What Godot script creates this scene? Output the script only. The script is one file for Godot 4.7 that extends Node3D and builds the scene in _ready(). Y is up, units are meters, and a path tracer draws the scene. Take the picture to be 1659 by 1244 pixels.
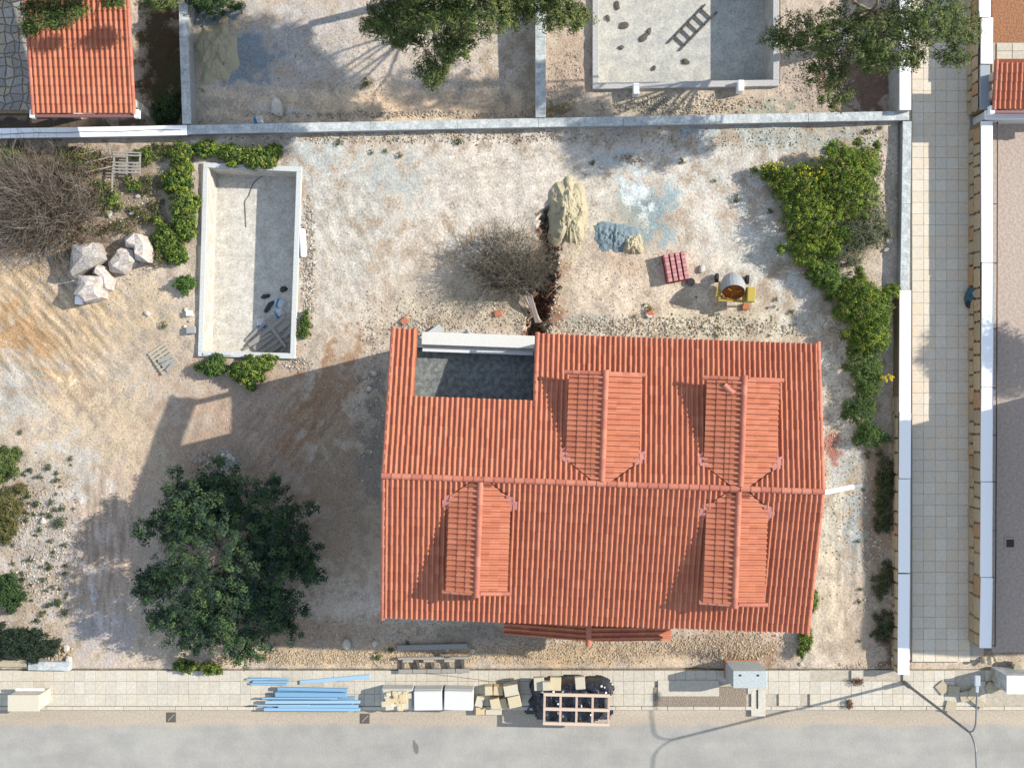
extends Node3D
# Building plot seen from a drone: x = east, z = south, y = up, metres.

const SURVEY_H := 40.0
const SURVEY_F := 1680.0
const EXPO := 0.60          # share of a sunlit surface's shown value that is its own colour
const SUN_W := 1.54         # metres of shadow to the west per metre of height

var rng := RandomNumberGenerator.new()
var M := {}
var taken := {}
var noise_a := FastNoiseLite.new()
var noise_b := FastNoiseLite.new()
var noise_c := FastNoiseLite.new()

# ---------------------------------------------------------------- mesh collector
class MB:
	var v := PackedVector3Array()
	var n := PackedVector3Array()
	var c := PackedColorArray()
	var uv := PackedVector2Array()
	var ix := PackedInt32Array()
	var col := Color.WHITE
	func tri(a: Vector3, b: Vector3, d: Vector3, out := Vector3.ZERO):
		var nn := (d - a).cross(b - a)
		if nn.length_squared() < 1e-16: return
		nn = nn.normalized()
		var k := v.size()
		if out != Vector3.ZERO and nn.dot(out) < 0.0:
			v.append_array(PackedVector3Array([a, d, b])); nn = -nn
		else:
			v.append_array(PackedVector3Array([a, b, d]))
		for j in 3:
			n.append(nn); c.append(col); ix.append(k + j)
	func poly(p: Array, out := Vector3.ZERO):
		for j in range(1, p.size() - 1): tri(p[0], p[j], p[j + 1], out)
	func quad(a: Vector3, b: Vector3, d: Vector3, e: Vector3, out := Vector3.ZERO):
		var nn := (e - b).cross(a - d)
		if nn.length_squared() < 1e-16:
			nn = (d - a).cross(b - a)
		nn = nn.normalized()
		var k := v.size()
		var fl: bool = out != Vector3.ZERO and nn.dot(out) < 0.0
		if fl: nn = -nn
		v.append_array(PackedVector3Array([a, b, d, e]))
		n.append_array(PackedVector3Array([nn, nn, nn, nn]))
		c.append_array(PackedColorArray([col, col, col, col]))
		if ((d - a).cross(b - a)).dot(nn) > 0.0:
			ix.append_array(PackedInt32Array([k, k + 1, k + 2, k, k + 2, k + 3]))
		else:
			ix.append_array(PackedInt32Array([k, k + 2, k + 1, k, k + 3, k + 2]))
	# box with chamfered edges; t places its centre
	func box(t: Transform3D, s: Vector3, ch := 0.0):
		var h := s * 0.5
		if ch <= 0.0:
			for ax in 3:
				for sg in [-1.0, 1.0]:
					var o := Vector3.ZERO; o[ax] = sg
					var a1 := (ax + 1) % 3
					var a2 := (ax + 2) % 3
					var q := []
					for st in [[-1, -1], [1, -1], [1, 1], [-1, 1]]:
						var p := Vector3.ZERO
						p[ax] = h[ax] * sg; p[a1] = h[a1] * st[0]; p[a2] = h[a2] * st[1]
						q.append(t * p)
					quad(q[0], q[1], q[2], q[3], t.basis * o)
			return
		var g := h - Vector3(ch, ch, ch)
		for ax in 3:
			var a1 := (ax + 1) % 3
			var a2 := (ax + 2) % 3
			for sg in [-1.0, 1.0]:
				var o := Vector3.ZERO; o[ax] = sg
				var q := []
				for st in [[-1, -1], [1, -1], [1, 1], [-1, 1]]:
					var p := Vector3.ZERO
					p[ax] = h[ax] * sg; p[a1] = g[a1] * st[0]; p[a2] = g[a2] * st[1]
					q.append(t * p)
				quad(q[0], q[1], q[2], q[3], t.basis * o)
			for s1 in [-1.0, 1.0]:
				for s2 in [-1.0, 1.0]:
					var q := []
					for st in [[-1.0, 0], [1.0, 0], [1.0, 1], [-1.0, 1]]:
						var p := Vector3.ZERO
						p[ax] = g[ax] * st[0]
						p[a1] = (h[a1] if st[1] == 0 else g[a1]) * s1
						p[a2] = (g[a2] if st[1] == 0 else h[a2]) * s2
						q.append(t * p)
					var o := Vector3.ZERO; o[a1] = s1; o[a2] = s2
					quad(q[0], q[1], q[2], q[3], t.basis * o)
		for sx in [-1.0, 1.0]:
			for sy in [-1.0, 1.0]:
				for sz in [-1.0, 1.0]:
					tri(t * Vector3(h.x * sx, g.y * sy, g.z * sz), t * Vector3(g.x * sx, h.y * sy, g.z * sz), t * Vector3(g.x * sx, g.y * sy, h.z * sz), t.basis * Vector3(sx, sy, sz))
	func tube(a: Vector3, b: Vector3, r0: float, r1: float, seg := 6, caps := true):
		var d := (b - a)
		if d.length() < 1e-5: return
		d = d.normalized()
		var x := d.cross(Vector3(0.31, 0.9, 0.2)).normalized()
		var y := d.cross(x)
		var k := v.size()
		for j in seg:
			var w := TAU * j / seg
			var o := x * cos(w) + y * sin(w)
			v.append(a + o * r0); v.append(b + o * r1)
			n.append(o); n.append(o); c.append(col); c.append(col)
		for j in seg:
			var p := k + 2 * j
			var q := k + 2 * ((j + 1) % seg)
			ix.append_array(PackedInt32Array([p, p + 1, q, q, p + 1, q + 1]))
		if caps:
			var pa := []
			var pb := []
			for j in seg:
				pa.append(v[k + 2 * j]); pb.append(v[k + 2 * j + 1])
			poly(pa, -d); poly(pb, d)
	func path(pts: Array, r: float, seg := 6):
		for j in pts.size() - 1: tube(pts[j], pts[j + 1], r, r, seg, true)
	# flat-sided prism: outline in plan (x,z) from y0 to y1
	func prism(o: PackedVector2Array, y0: float, y1: float, inset := 0.0):
		var t := Geometry2D.triangulate_polygon(o)
		var cen := Vector2.ZERO
		for p in o: cen += p
		cen /= o.size()
		var top := []
		for p in o:
			var q: Vector2 = p + (cen - p).normalized() * inset
			top.append(Vector3(q.x, y1, q.y))
		for j in range(0, t.size(), 3):
			tri(top[t[j]], top[t[j + 1]], top[t[j + 2]], Vector3.UP)
		for j in o.size():
			var a := o[j]
			var b := o[(j + 1) % o.size()]
			var e := (b - a)
			var out := Vector3(e.y, 0, -e.x)
			var mid := (a + b) * 0.5 + Vector2(out.x, out.z).normalized() * 0.001
			if Geometry2D.is_point_in_polygon(mid, o): out = -out
			quad(Vector3(a.x, y0, a.y), Vector3(b.x, y0, b.y), top[(j + 1) % o.size()], top[j], out)
	func mesh(m: Material = null) -> ArrayMesh:
		var am := ArrayMesh.new()
		var ar := []
		ar.resize(Mesh.ARRAY_MAX)
		ar[Mesh.ARRAY_VERTEX] = v; ar[Mesh.ARRAY_NORMAL] = n; ar[Mesh.ARRAY_COLOR] = c; ar[Mesh.ARRAY_INDEX] = ix
		if uv.size() == v.size(): ar[Mesh.ARRAY_TEX_UV] = uv
		am.add_surface_from_arrays(Mesh.PRIMITIVE_TRIANGLES, ar)
		if m: am.surface_set_material(0, m)
		return am

# ---------------------------------------------------------------- naming and tagging
func numbered(s: String) -> String:
	if not taken.has(s):
		taken[s] = 0
		return s
	taken[s] += 1
	return "%s_%03d" % [s, taken[s]]

func tag(o: Node, label: String, category: String, group := "", kind := ""):
	if label: o.set_meta("label", label)
	if category: o.set_meta("category", category)
	if group: o.set_meta("group", group)
	if kind: o.set_meta("kind", kind)
	return o

func thing(called: String, label: String, category: String, at := Vector3.ZERO, turn := 0.0, group := "") -> Node3D:
	var o := Node3D.new()
	o.name = numbered(called)
	add_child(o, true)
	o.position = at; o.rotation.y = turn
	tag(o, label, category, group)
	return o

func part(called: String, mb, m: Material, parent: Node, at := Vector3.ZERO, turn := 0.0) -> MeshInstance3D:
	var o := MeshInstance3D.new()
	o.name = called
	o.mesh = mb.mesh(m) if mb is MB else mb
	if not (mb is MB) and m: o.material_override = m
	o.position = at; o.rotation.y = turn
	parent.add_child(o, true)
	return o

func single(called: String, mb, m: Material, label: String, category: String, at := Vector3.ZERO, turn := 0.0, group := "") -> MeshInstance3D:
	var o := part(numbered(called), mb, m, self, at, turn)
	tag(o, label, category, group)
	return o

func struct(called: String, mb, m: Material, parent: Node = self) -> MeshInstance3D:
	var o := part(numbered(called) if parent == self else called, mb, m, parent)
	if parent == self: o.set_meta("kind", "structure")
	return o

func copies(called: String, me: Mesh, xf: Array, cols: Array, parent: Node, m: Material = null) -> MultiMeshInstance3D:
	var mm := MultiMesh.new()
	mm.transform_format = MultiMesh.TRANSFORM_3D
	mm.use_colors = true
	mm.mesh = me
	mm.instance_count = xf.size()
	for j in xf.size():
		mm.set_instance_transform(j, xf[j]); mm.set_instance_color(j, cols[j])
	var o := MultiMeshInstance3D.new()
	o.name = called
	o.multimesh = mm
	if m: o.material_override = m
	parent.add_child(o, true)
	o.set_meta("kind", "stuff")
	return o

# ---------------------------------------------------------------- places and colours
# a spot of the aerial survey (survey units, height above the plot) in metres
func P(px: float, py: float, h := 0.0) -> Vector3:
	var k := (SURVEY_H - h) / SURVEY_F
	return Vector3((px - 829.5) * k, h, (py - 622.0) * k)

func on_ground(px: float, py: float) -> Vector3:
	var p := P(px, py, 0.0)
	p.y = ground_h(p.x, p.z)
	return p

func lin(r: float, g: float, b: float, k := EXPO) -> Color:   # linear base colour
	return Color(pow(r / 255.0, 2.2) * k, pow(g / 255.0, 2.2) * k, pow(b / 255.0, 2.2) * k)

func srgb(r: float, g: float, b: float, k := EXPO) -> Color:
	return lin(r, g, b, k).linear_to_srgb()

func mat(c: Color, rough := 0.9, metal := 0.0) -> StandardMaterial3D:
	var m := StandardMaterial3D.new()
	m.albedo_color = c; m.roughness = rough; m.metallic = metal
	return m

func vmat(rough := 0.9, back := 0.0) -> StandardMaterial3D:
	var m := StandardMaterial3D.new()
	m.vertex_color_use_as_albedo = true
	m.roughness = rough
	m.cull_mode = BaseMaterial3D.CULL_DISABLED
	if back > 0.0:
		m.backlight_enabled = true; m.backlight = Color(back, back, back)
	return m

# grained material: two tones mixed by layered noise, with relief, in world space
func grained(a: Color, b: Color, period: float, freq: float, rough := 0.9, relief := 0.6, specks := 0.0, seed_ := 1, speck_col := Color(0.1, 0.1, 0.1)) -> StandardMaterial3D:
	var f := FastNoiseLite.new()
	f.seed = seed_; f.frequency = freq; f.fractal_octaves = 5; f.fractal_gain = 0.62
	var n := 256
	var im := f.get_seamless_image(n, n)
	var f2 := FastNoiseLite.new()
	f2.seed = seed_ + 7; f2.frequency = freq * 4.5; f2.fractal_octaves = 2
	var im2 := f2.get_seamless_image(n, n)
	var d := im.get_data()
	var d2 := im2.get_data()
	var out := PackedByteArray(); out.resize(n * n * 3)
	var hb := PackedByteArray(); hb.resize(n * n)
	var lr := RandomNumberGenerator.new(); lr.seed = seed_
	for i in n * n:
		var t := clampf((d[i] / 255.0 - 0.5) * 1.6 + 0.5, 0.0, 1.0)
		var q := 1.0 + (d2[i] / 255.0 - 0.5) * 0.22 + lr.randf_range(-0.04, 0.04)
		var cc := a.lerp(b, t)
		if specks > 0.0 and d2[i] / 255.0 > 1.0 - specks: cc = cc.lerp(speck_col, 0.6)
		out[i * 3] = int(clampf(cc.r * q, 0, 1) * 255); out[i * 3 + 1] = int(clampf(cc.g * q, 0, 1) * 255); out[i * 3 + 2] = int(clampf(cc.b * q, 0, 1) * 255)
		hb[i] = int(clampf(t * 0.5 + d2[i] / 510.0, 0, 1) * 255)
	var m := StandardMaterial3D.new()
	m.albedo_texture = ImageTexture.create_from_image(Image.create_from_data(n, n, false, Image.FORMAT_RGB8, out))
	m.roughness = rough
	m.uv1_triplanar = true; m.uv1_world_triplanar = true
	m.uv1_scale = Vector3.ONE / period
	if relief > 0.0:
		m.heightmap_enabled = true
		m.heightmap_scale = relief
		m.heightmap_texture = ImageTexture.create_from_image(Image.create_from_data(n, n, false, Image.FORMAT_L8, hb))
	return m

func T(p: Vector3, yaw := 0.0, pitch := 0.0, roll := 0.0) -> Transform3D:
	return Transform3D(Basis.from_euler(Vector3(pitch, yaw, roll)), p)

# straight wall between two plan points
func beam_mb(a: Vector3, b: Vector3, w: float, y0: float, y1: float, ch := 0.012) -> MB:
	var mb := MB.new()
	var d := b - a; d.y = 0
	var mid := (a + b) * 0.5; mid.y = (y0 + y1) * 0.5
	mb.box(Transform3D(Basis(Vector3.UP, -atan2(d.z, d.x)), mid), Vector3(d.length(), y1 - y0, w), ch)
	return mb

# ---------------------------------------------------------------- terrain
func smooth(a: float, b: float, x: float) -> float:
	return smoothstep(a, b, x)

func north_wall_z(x: float) -> float:
	return lerpf(P(0, 215).z, P(1470, 188).z, (x - P(0, 0).x) / (P(1470, 0).x - P(0, 0).x))

const TRENCH := [[894, 350], [891, 392], [882, 428], [886, 455], [876, 490], [872, 520], [866, 540]]

func ground_h(x: float, z: float) -> float:
	var h := noise_a.get_noise_2d(x, z) * 0.07 + noise_b.get_noise_2d(x, z) * 0.028
	var zw := north_wall_z(x)
	var north := 1.0 - smooth(zw - 0.06, zw + 0.06, z)
	var west_yard := 1.0 - smooth(-12.72, -12.6, x)
	h += north * lerpf(-0.5, -0.95, west_yard)
	# footway, street and lane lie in beds
	h = lerpf(h, -0.3, smooth(11.0, 11.1, z))
	if x > 14.95 and z > zw + 0.2: h = lerpf(h, -0.25, smooth(14.95, 15.05, x))
	if x > 15.2: h = lerpf(h, -0.25, smooth(15.2, 15.3, x))
	# dug trench with torn roots
	if x > 0.3 and x < 2.4 and z > -7.0 and z < -1.6:
		var best := 9.0
		for j in TRENCH.size() - 1:
			var a := Vector2((TRENCH[j][0] - 829.5) / 42.0, (TRENCH[j][1] - 622.0) / 42.0)
			var b := Vector2((TRENCH[j + 1][0] - 829.5) / 42.0, (TRENCH[j + 1][1] - 622.0) / 42.0)
			best = minf(best, Geometry2D.get_closest_point_to_segment(Vector2(x, z), a, b).distance_to(Vector2(x, z)))
		best += noise_b.get_noise_2d(x * 1.4, z * 1.4) * 0.3
		h -= (1.0 - smooth(0.14, 0.44, best)) * 0.8
		h += (smooth(0.25, 0.4, best) - smooth(0.4, 0.75, best)) * 0.08
	# wheel ruts on the tan earth in the west
	var rm := (1.0 - smooth(0.0, 1.0, absf(x + 17.6) / 3.4)) * (1.0 - smooth(0.0, 1.0, absf(z + 2.0) / 4.6))
	if rm > 0.0:
		var w := (x - z * 0.82) * 0.77
		h += rm * 0.05 * noise_b.get_noise_2d(w * 1.1, (x * 0.82 + z) * 0.12)
	# hollow behind the meter pillar
	h -= 0.45 * exp(-(pow((x - 6.9) / 1.2, 2.0) + pow((z - 10.7) / 0.35, 2.0)))
	return h

func in_quad(x: float, z: float, q: PackedVector2Array) -> bool:
	return Geometry2D.is_point_in_polygon(Vector2(x, z), q)

func plan_poly(pts: Array, h := 0.0) -> PackedVector2Array:
	var o := PackedVector2Array()
	for p in pts:
		var q := P(p[0], p[1], h)
		o.append(Vector2(q.x, q.z))
	return o

const GX := 24.0
const GZ := 18.5

# dirt of the plot, some darkened for the house shadow: [x, y, half width, half depth, turn, colour, strength, raggedness] in survey units
const PATCHES := [
	[830, 300, 480, 115, 0.0, [228, 218, 203], 0.9, 0.6],
	[560, 330, 110, 130, 0.0, [204, 199, 187], 0.75, 0.9],
	[640, 285, 60, 40, 0.2, [186, 190, 184], 0.7, 1.1],
	[500, 250, 60, 30, 0.2, [198, 203, 198], 0.8, 1.0],
	[560, 440, 90, 110, 0.1, [214, 206, 192], 0.6, 0.9],
	[1290, 222, 170, 26, 0.0, [188, 194, 186], 0.85, 0.8],
	[1180, 275, 110, 50, 0.0, [216, 212, 202], 0.7, 0.9],
	[1010, 205, 45, 26, 0.0, [190, 180, 175], 0.6, 1.1],
	[1120, 210, 30, 14, 0.0, [172, 182, 188], 0.8, 0.9],
	[1200, 405, 130, 70, 0.0, [220, 218, 208], 0.7, 0.9],
	[1020, 450, 150, 80, 0.0, [232, 212, 188], 0.75, 0.8],
	[1010, 425, 60, 18, 0.3, [206, 176, 150], 0.6, 1.2],
	[760, 490, 150, 50, 0.0, [206, 192, 166], 0.6, 0.9],
	[950, 520, 60, 16, 0.0, [176, 176, 166], 0.6, 0.9],
	[730, 545, 80, 14, 0.0, [196, 192, 182], 0.7, 0.9],
	[1190, 525, 170, 30, 0.0, [220, 208, 178], 0.7, 0.8],
	[1300, 480, 60, 70, 0.0, [208, 206, 200], 0.5, 1.0],
	[1395, 330, 60, 110, 0.0, [206, 186, 164], 0.6, 0.9],
	[880, 460, 30, 100, 0.05, [106, 74, 58], 0.95, 0.9],
	[905, 470, 20, 70, 0.05, [170, 136, 110], 0.5, 1.3],
		[1010, 268, 48, 26, 0.1, [200, 206, 202], 0.8, 0.9],
	[1045, 345, 56, 66, -0.25, [158, 176, 178], 0.95, 0.6],
	[1010, 350, 40, 30, 0.0, [200, 192, 170], 0.6, 0.9],
	[1032, 310, 28, 42, -0.3, [228, 236, 233], 0.95, 0.7],
	[930, 350, 34, 66, 0.0, [222, 208, 168], 0.7, 0.9],
	[60, 330, 160, 130, 0.0, [104, 86, 68], 0.95, 0.7],
	[200, 310, 90, 90, 0.0, [150, 132, 110], 0.8, 0.9],
	[60, 520, 190, 110, 0.6, [210, 182, 146], 0.9, 0.8],
	[40, 545, 70, 40, 0.7, [180, 140, 98], 0.7, 1.1],
	[130, 640, 120, 50, 0.4, [196, 164, 126], 0.5, 1.1],
	[220, 500, 90, 60, 0.3, [206, 182, 146], 0.6, 1.0],
	[190, 610, 60, 50, 0.0, [196, 186, 170], 0.5, 1.0],
	[200, 720, 190, 110, 0.2, [222, 200, 168], 0.8, 0.8],
	[20, 640, 40, 60, 0.0, [192, 190, 182], 0.7, 1.0],
	[420, 720, 210, 170, 0.0, [184, 158, 136], 0.9, 0.8],  # brown earth west of the house, toned darker to deepen its shadow
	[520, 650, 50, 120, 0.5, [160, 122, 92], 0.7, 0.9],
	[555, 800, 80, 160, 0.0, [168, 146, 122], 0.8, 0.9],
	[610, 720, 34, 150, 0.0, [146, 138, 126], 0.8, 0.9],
	[170, 900, 90, 190, 0.0, [196, 172, 152], 0.85, 0.8],
	[60, 880, 90, 150, 0.0, [196, 186, 176], 0.8, 0.9],
	[120, 760, 60, 50, 0.0, [206, 204, 198], 0.5, 1.2],
	[160, 1020, 70, 50, 0.0, [190, 184, 182], 0.7, 0.9],
	[370, 745, 40, 16, 0.0, [176, 186, 184], 0.7, 0.9],
	[480, 1030, 200, 40, 0.0, [182, 152, 126], 0.7, 0.9],
	[560, 1066, 260, 20, 0.0, [222, 196, 160], 0.9, 0.5],
	[930, 1058, 260, 24, 0.0, [208, 180, 144], 0.9, 0.6],
	[800, 1024, 120, 20, 0.0, [150, 142, 130], 0.7, 0.9],
	[1170, 1045, 110, 30, 0.0, [192, 164, 140], 0.8, 0.8],
	[1240, 1075, 50, 24, 0.0, [150, 118, 92], 0.7, 1.0],
	[1365, 640, 45, 110, 0.0, [238, 226, 206], 0.8, 0.8],
	[1350, 850, 34, 110, 0.1, [226, 216, 194], 0.8, 0.8],
	[1392, 850, 30, 90, 0.1, [168, 172, 170], 0.9, 0.7],
	[1375, 755, 34, 40, 0.0, [186, 186, 180], 0.8, 0.9],
	[1350, 715, 14, 30, 0.0, [160, 84, 68], 0.7, 0.9],
	[1420, 830, 24, 240, 0.0, [160, 128, 100], 0.7, 0.9],
	[1345, 980, 40, 100, 0.0, [222, 202, 174], 0.8, 0.8],
	[1400, 1010, 36, 90, 0.0, [192, 172, 150], 0.7, 0.9],
	[1450, 1060, 30, 60, 0.0, [120, 96, 76], 0.8, 0.9],
	[600, 60, 330, 130, 0.0, [214, 200, 184], 0.8, 0.8],
	[470, 60, 120, 100, 0.0, [190, 184, 178], 0.7, 0.9],
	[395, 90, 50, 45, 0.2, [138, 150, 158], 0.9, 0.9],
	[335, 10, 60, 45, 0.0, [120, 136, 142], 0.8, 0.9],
	[640, 165, 330, 34, 0.0, [236, 206, 172], 0.85, 0.7],
	[450, 172, 80, 10, 0.1, [214, 206, 192], 0.8, 0.9],
	[920, 110, 44, 90, 0.0, [196, 172, 150], 0.85, 0.8],
	[905, 170, 24, 16, 0.0, [140, 120, 84], 0.8, 1.0],
	[1110, 165, 170, 24, 0.0, [214, 196, 168], 0.8, 0.9],
	[1060, 165, 30, 24, 0.0, [128, 130, 120], 0.7, 0.9],
	[1290, 168, 80, 22, 0.0, [164, 168, 150], 0.85, 0.9],
	[1340, 100, 90, 110, 0.0, [206, 184, 166], 0.8, 0.9],
	[1400, 130, 70, 60, 0.0, [126, 98, 82], 0.9, 0.8],
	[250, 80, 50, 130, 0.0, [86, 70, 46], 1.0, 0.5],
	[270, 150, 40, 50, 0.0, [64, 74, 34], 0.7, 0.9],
	[20, 190, 300, 14, 0.0, [96, 84, 72], 0.9, 0.6],
]

func noise_bytes(seed_: int, freq: float, oct: int, w: int, h: int, kind := FastNoiseLite.TYPE_SIMPLEX_SMOOTH) -> PackedByteArray:
	var f := FastNoiseLite.new()
	f.seed = seed_; f.frequency = freq; f.fractal_octaves = oct; f.noise_type = kind; f.fractal_gain = 0.6
	return f.get_image(w, h).get_data()

func ground_material() -> StandardMaterial3D:
	var w := 1536
	var h := 1184
	var s := w / (GX * 2.0)
	var big := noise_bytes(11, 0.006, 4, w, h)
	var mid := noise_bytes(12, 0.03, 5, w, h)
	var fine := noise_bytes(13, 0.22, 3, w, h)
	var grit := noise_bytes(14, 0.5, 2, w, h)
	var R := PackedFloat32Array(); R.resize(w * h)
	var G := PackedFloat32Array(); G.resize(w * h)
	var B := PackedFloat32Array(); B.resize(w * h)
	for i in w * h:
		var t := (big[i] + mid[i]) / 510.0
		t = clampf((t - 0.5) * 2.2 + 0.5, 0.0, 1.0)
		R[i] = 204.0 + 22.0 * t; G[i] = 184.0 + 27.0 * t; B[i] = 160.0 + 33.0 * t
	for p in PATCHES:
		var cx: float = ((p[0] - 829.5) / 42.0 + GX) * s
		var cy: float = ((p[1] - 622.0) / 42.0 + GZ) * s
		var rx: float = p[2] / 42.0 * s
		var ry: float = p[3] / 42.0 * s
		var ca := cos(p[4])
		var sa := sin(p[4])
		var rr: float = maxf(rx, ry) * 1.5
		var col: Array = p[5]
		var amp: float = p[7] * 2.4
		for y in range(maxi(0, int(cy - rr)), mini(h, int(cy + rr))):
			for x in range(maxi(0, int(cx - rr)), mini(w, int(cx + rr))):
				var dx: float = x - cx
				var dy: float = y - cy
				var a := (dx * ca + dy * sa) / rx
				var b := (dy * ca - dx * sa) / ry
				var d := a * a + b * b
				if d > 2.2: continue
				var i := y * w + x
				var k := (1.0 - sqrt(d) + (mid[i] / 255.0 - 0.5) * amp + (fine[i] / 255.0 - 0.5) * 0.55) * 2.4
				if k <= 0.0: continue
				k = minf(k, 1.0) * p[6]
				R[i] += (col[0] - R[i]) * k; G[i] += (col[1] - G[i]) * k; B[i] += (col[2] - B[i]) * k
	# wheel tracks pressed into the earth: streaks along the driving direction
	var tn := FastNoiseLite.new(); tn.seed = 21; tn.frequency = 1.0; tn.fractal_octaves = 3
	for p in [[70, 530, 190, 150, 0.82, 0.13], [165, 890, 70, 190, 1.57, 0.10], [570, 420, 100, 170, 1.15, 0.05], [760, 290, 330, 80, -0.12, 0.035], [470, 690, 130, 120, 2.2, 0.07], [1370, 900, 40, 160, 1.6, 0.08]]:
		var cx: float = ((p[0] - 829.5) / 42.0 + GX) * s
		var cy: float = ((p[1] - 622.0) / 42.0 + GZ) * s
		var rx: float = p[2] / 42.0 * s
		var ry: float = p[3] / 42.0 * s
		var ca := cos(p[4])
		var sa := sin(p[4])
		for y in range(maxi(0, int(cy - ry)), mini(h, int(cy + ry))):
			for x in range(maxi(0, int(cx - rx)), mini(w, int(cx + rx))):
				var dx: float = x - cx
				var dy: float = y - cy
				var mk := 1.0 - sqrt(dx * dx / (rx * rx) + dy * dy / (ry * ry))
				if mk <= 0.0: continue
				var i := y * w + x
				mk = minf(1.0, mk * 2.2) * p[5]
				var along := dx * ca + dy * sa
				var across := dy * ca - dx * sa
				var k := 1.0 + tn.get_noise_2d(along * 0.02, across * 0.11) * mk * 2.0
				R[i] *= k; G[i] *= k; B[i] *= lerpf(1.0, k, 1.1)
	var lut := PackedFloat32Array(); lut.resize(4096)
	for j in 4096:
		lut[j] = Color(pow(j / 4095.0 * 1.2, 2.2) * EXPO, 0, 0).linear_to_srgb().r * 255.0
	var out := PackedByteArray(); out.resize(w * h * 3)
	var bump := PackedByteArray(); bump.resize(w * h)
	for i in w * h:
		var f := fine[i] / 255.0
		var g := grit[i] / 255.0
		var q := 1.0 + (f - 0.5) * 0.24 + (g - 0.5) * 0.24 + (mid[i] / 255.0 - 0.5) * 0.26
		if g > 0.78: q *= 1.05
		elif g < 0.2: q *= 0.86
		q *= 16.06 * 0.8333
		out[i * 3] = int(lut[clampi(int(R[i] * q), 0, 4095)])
		out[i * 3 + 1] = int(lut[clampi(int(G[i] * q), 0, 4095)])
		out[i * 3 + 2] = int(lut[clampi(int(B[i] * q), 0, 4095)])
		bump[i] = clampi(int(255.0 * (0.5 * f + 0.5 * g)), 0, 255)
	var m := StandardMaterial3D.new()
	m.albedo_texture = ImageTexture.create_from_image(Image.create_from_data(w, h, false, Image.FORMAT_RGB8, out))
	m.roughness = 0.95
	m.heightmap_enabled = true
	m.heightmap_scale = 3.0
	m.heightmap_texture = ImageTexture.create_from_image(Image.create_from_data(w, h, false, Image.FORMAT_L8, bump))
	return m

var holes: Array = []

func build_ground():
	holes = [
		plan_poly([[326, 267], [484, 273], [475, 580], [320, 576]], 0.0),
		plan_poly([[963, -80], [1265, -80], [1265, 135], [963, 139]], -0.4),
	]
	var xs := PackedFloat32Array()
	var zs := PackedFloat32Array()
	xs.append_array(PackedFloat32Array([-420.0, -90.0]))
	zs.append_array(PackedFloat32Array([-420.0, -90.0]))
	var st := 0.1
	for j in int(GX * 2 / st) + 1: xs.append(-GX + j * st)
	for j in int(GZ * 2 / st) + 1: zs.append(-GZ + j * st)
	xs.append_array(PackedFloat32Array([90.0, 420.0]))
	zs.append_array(PackedFloat32Array([90.0, 420.0]))
	var nx := xs.size()
	var nz := zs.size()
	var v := PackedVector3Array(); v.resize(nx * nz)
	var nn := PackedVector3Array(); nn.resize(nx * nz)
	var uv := PackedVector2Array(); uv.resize(nx * nz)
	for j in nz:
		for i in nx:
			var k := j * nx + i
			v[k] = Vector3(xs[i], ground_h(xs[i], zs[j]), zs[j])
			uv[k] = Vector2((xs[i] + GX) / (GX * 2.0), (zs[j] + GZ) / (GZ * 2.0))
	for j in nz:
		for i in nx:
			var a := v[j * nx + maxi(i - 1, 0)]
			var b := v[j * nx + mini(i + 1, nx - 1)]
			var c := v[maxi(j - 1, 0) * nx + i]
			var d := v[mini(j + 1, nz - 1) * nx + i]
			nn[j * nx + i] = (d - c).cross(b - a).normalized()
	var ix := PackedInt32Array()
	for j in nz - 1:
		for i in nx - 1:
			var x := (xs[i] + xs[i + 1]) * 0.5
			var z := (zs[j] + zs[j + 1]) * 0.5
			var skip := false
			if (x > -12.2 and x < -8.0 and z > -8.7 and z < -0.9) or (x > 3.0 and x < 10.8 and z < -11.3 and z > -17.2):
				for q in holes:
					if in_quad(x, z, q): skip = true
			if skip: continue
			var k := j * nx + i
			ix.append_array(PackedInt32Array([k, k + 1, k + nx, k + 1, k + nx + 1, k + nx]))
	var am := ArrayMesh.new()
	var ar := []
	ar.resize(Mesh.ARRAY_MAX)
	ar[Mesh.ARRAY_VERTEX] = v; ar[Mesh.ARRAY_NORMAL] = nn; ar[Mesh.ARRAY_TEX_UV] = uv; ar[Mesh.ARRAY_INDEX] = ix
	am.add_surface_from_arrays(Mesh.PRIMITIVE_TRIANGLES, ar)
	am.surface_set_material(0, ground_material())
	var o := MeshInstance3D.new()
	o.name = "ground"
	o.mesh = am
	add_child(o)
	tag(o, "bare stony earth of the building plot", "ground", "", "structure")

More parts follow.
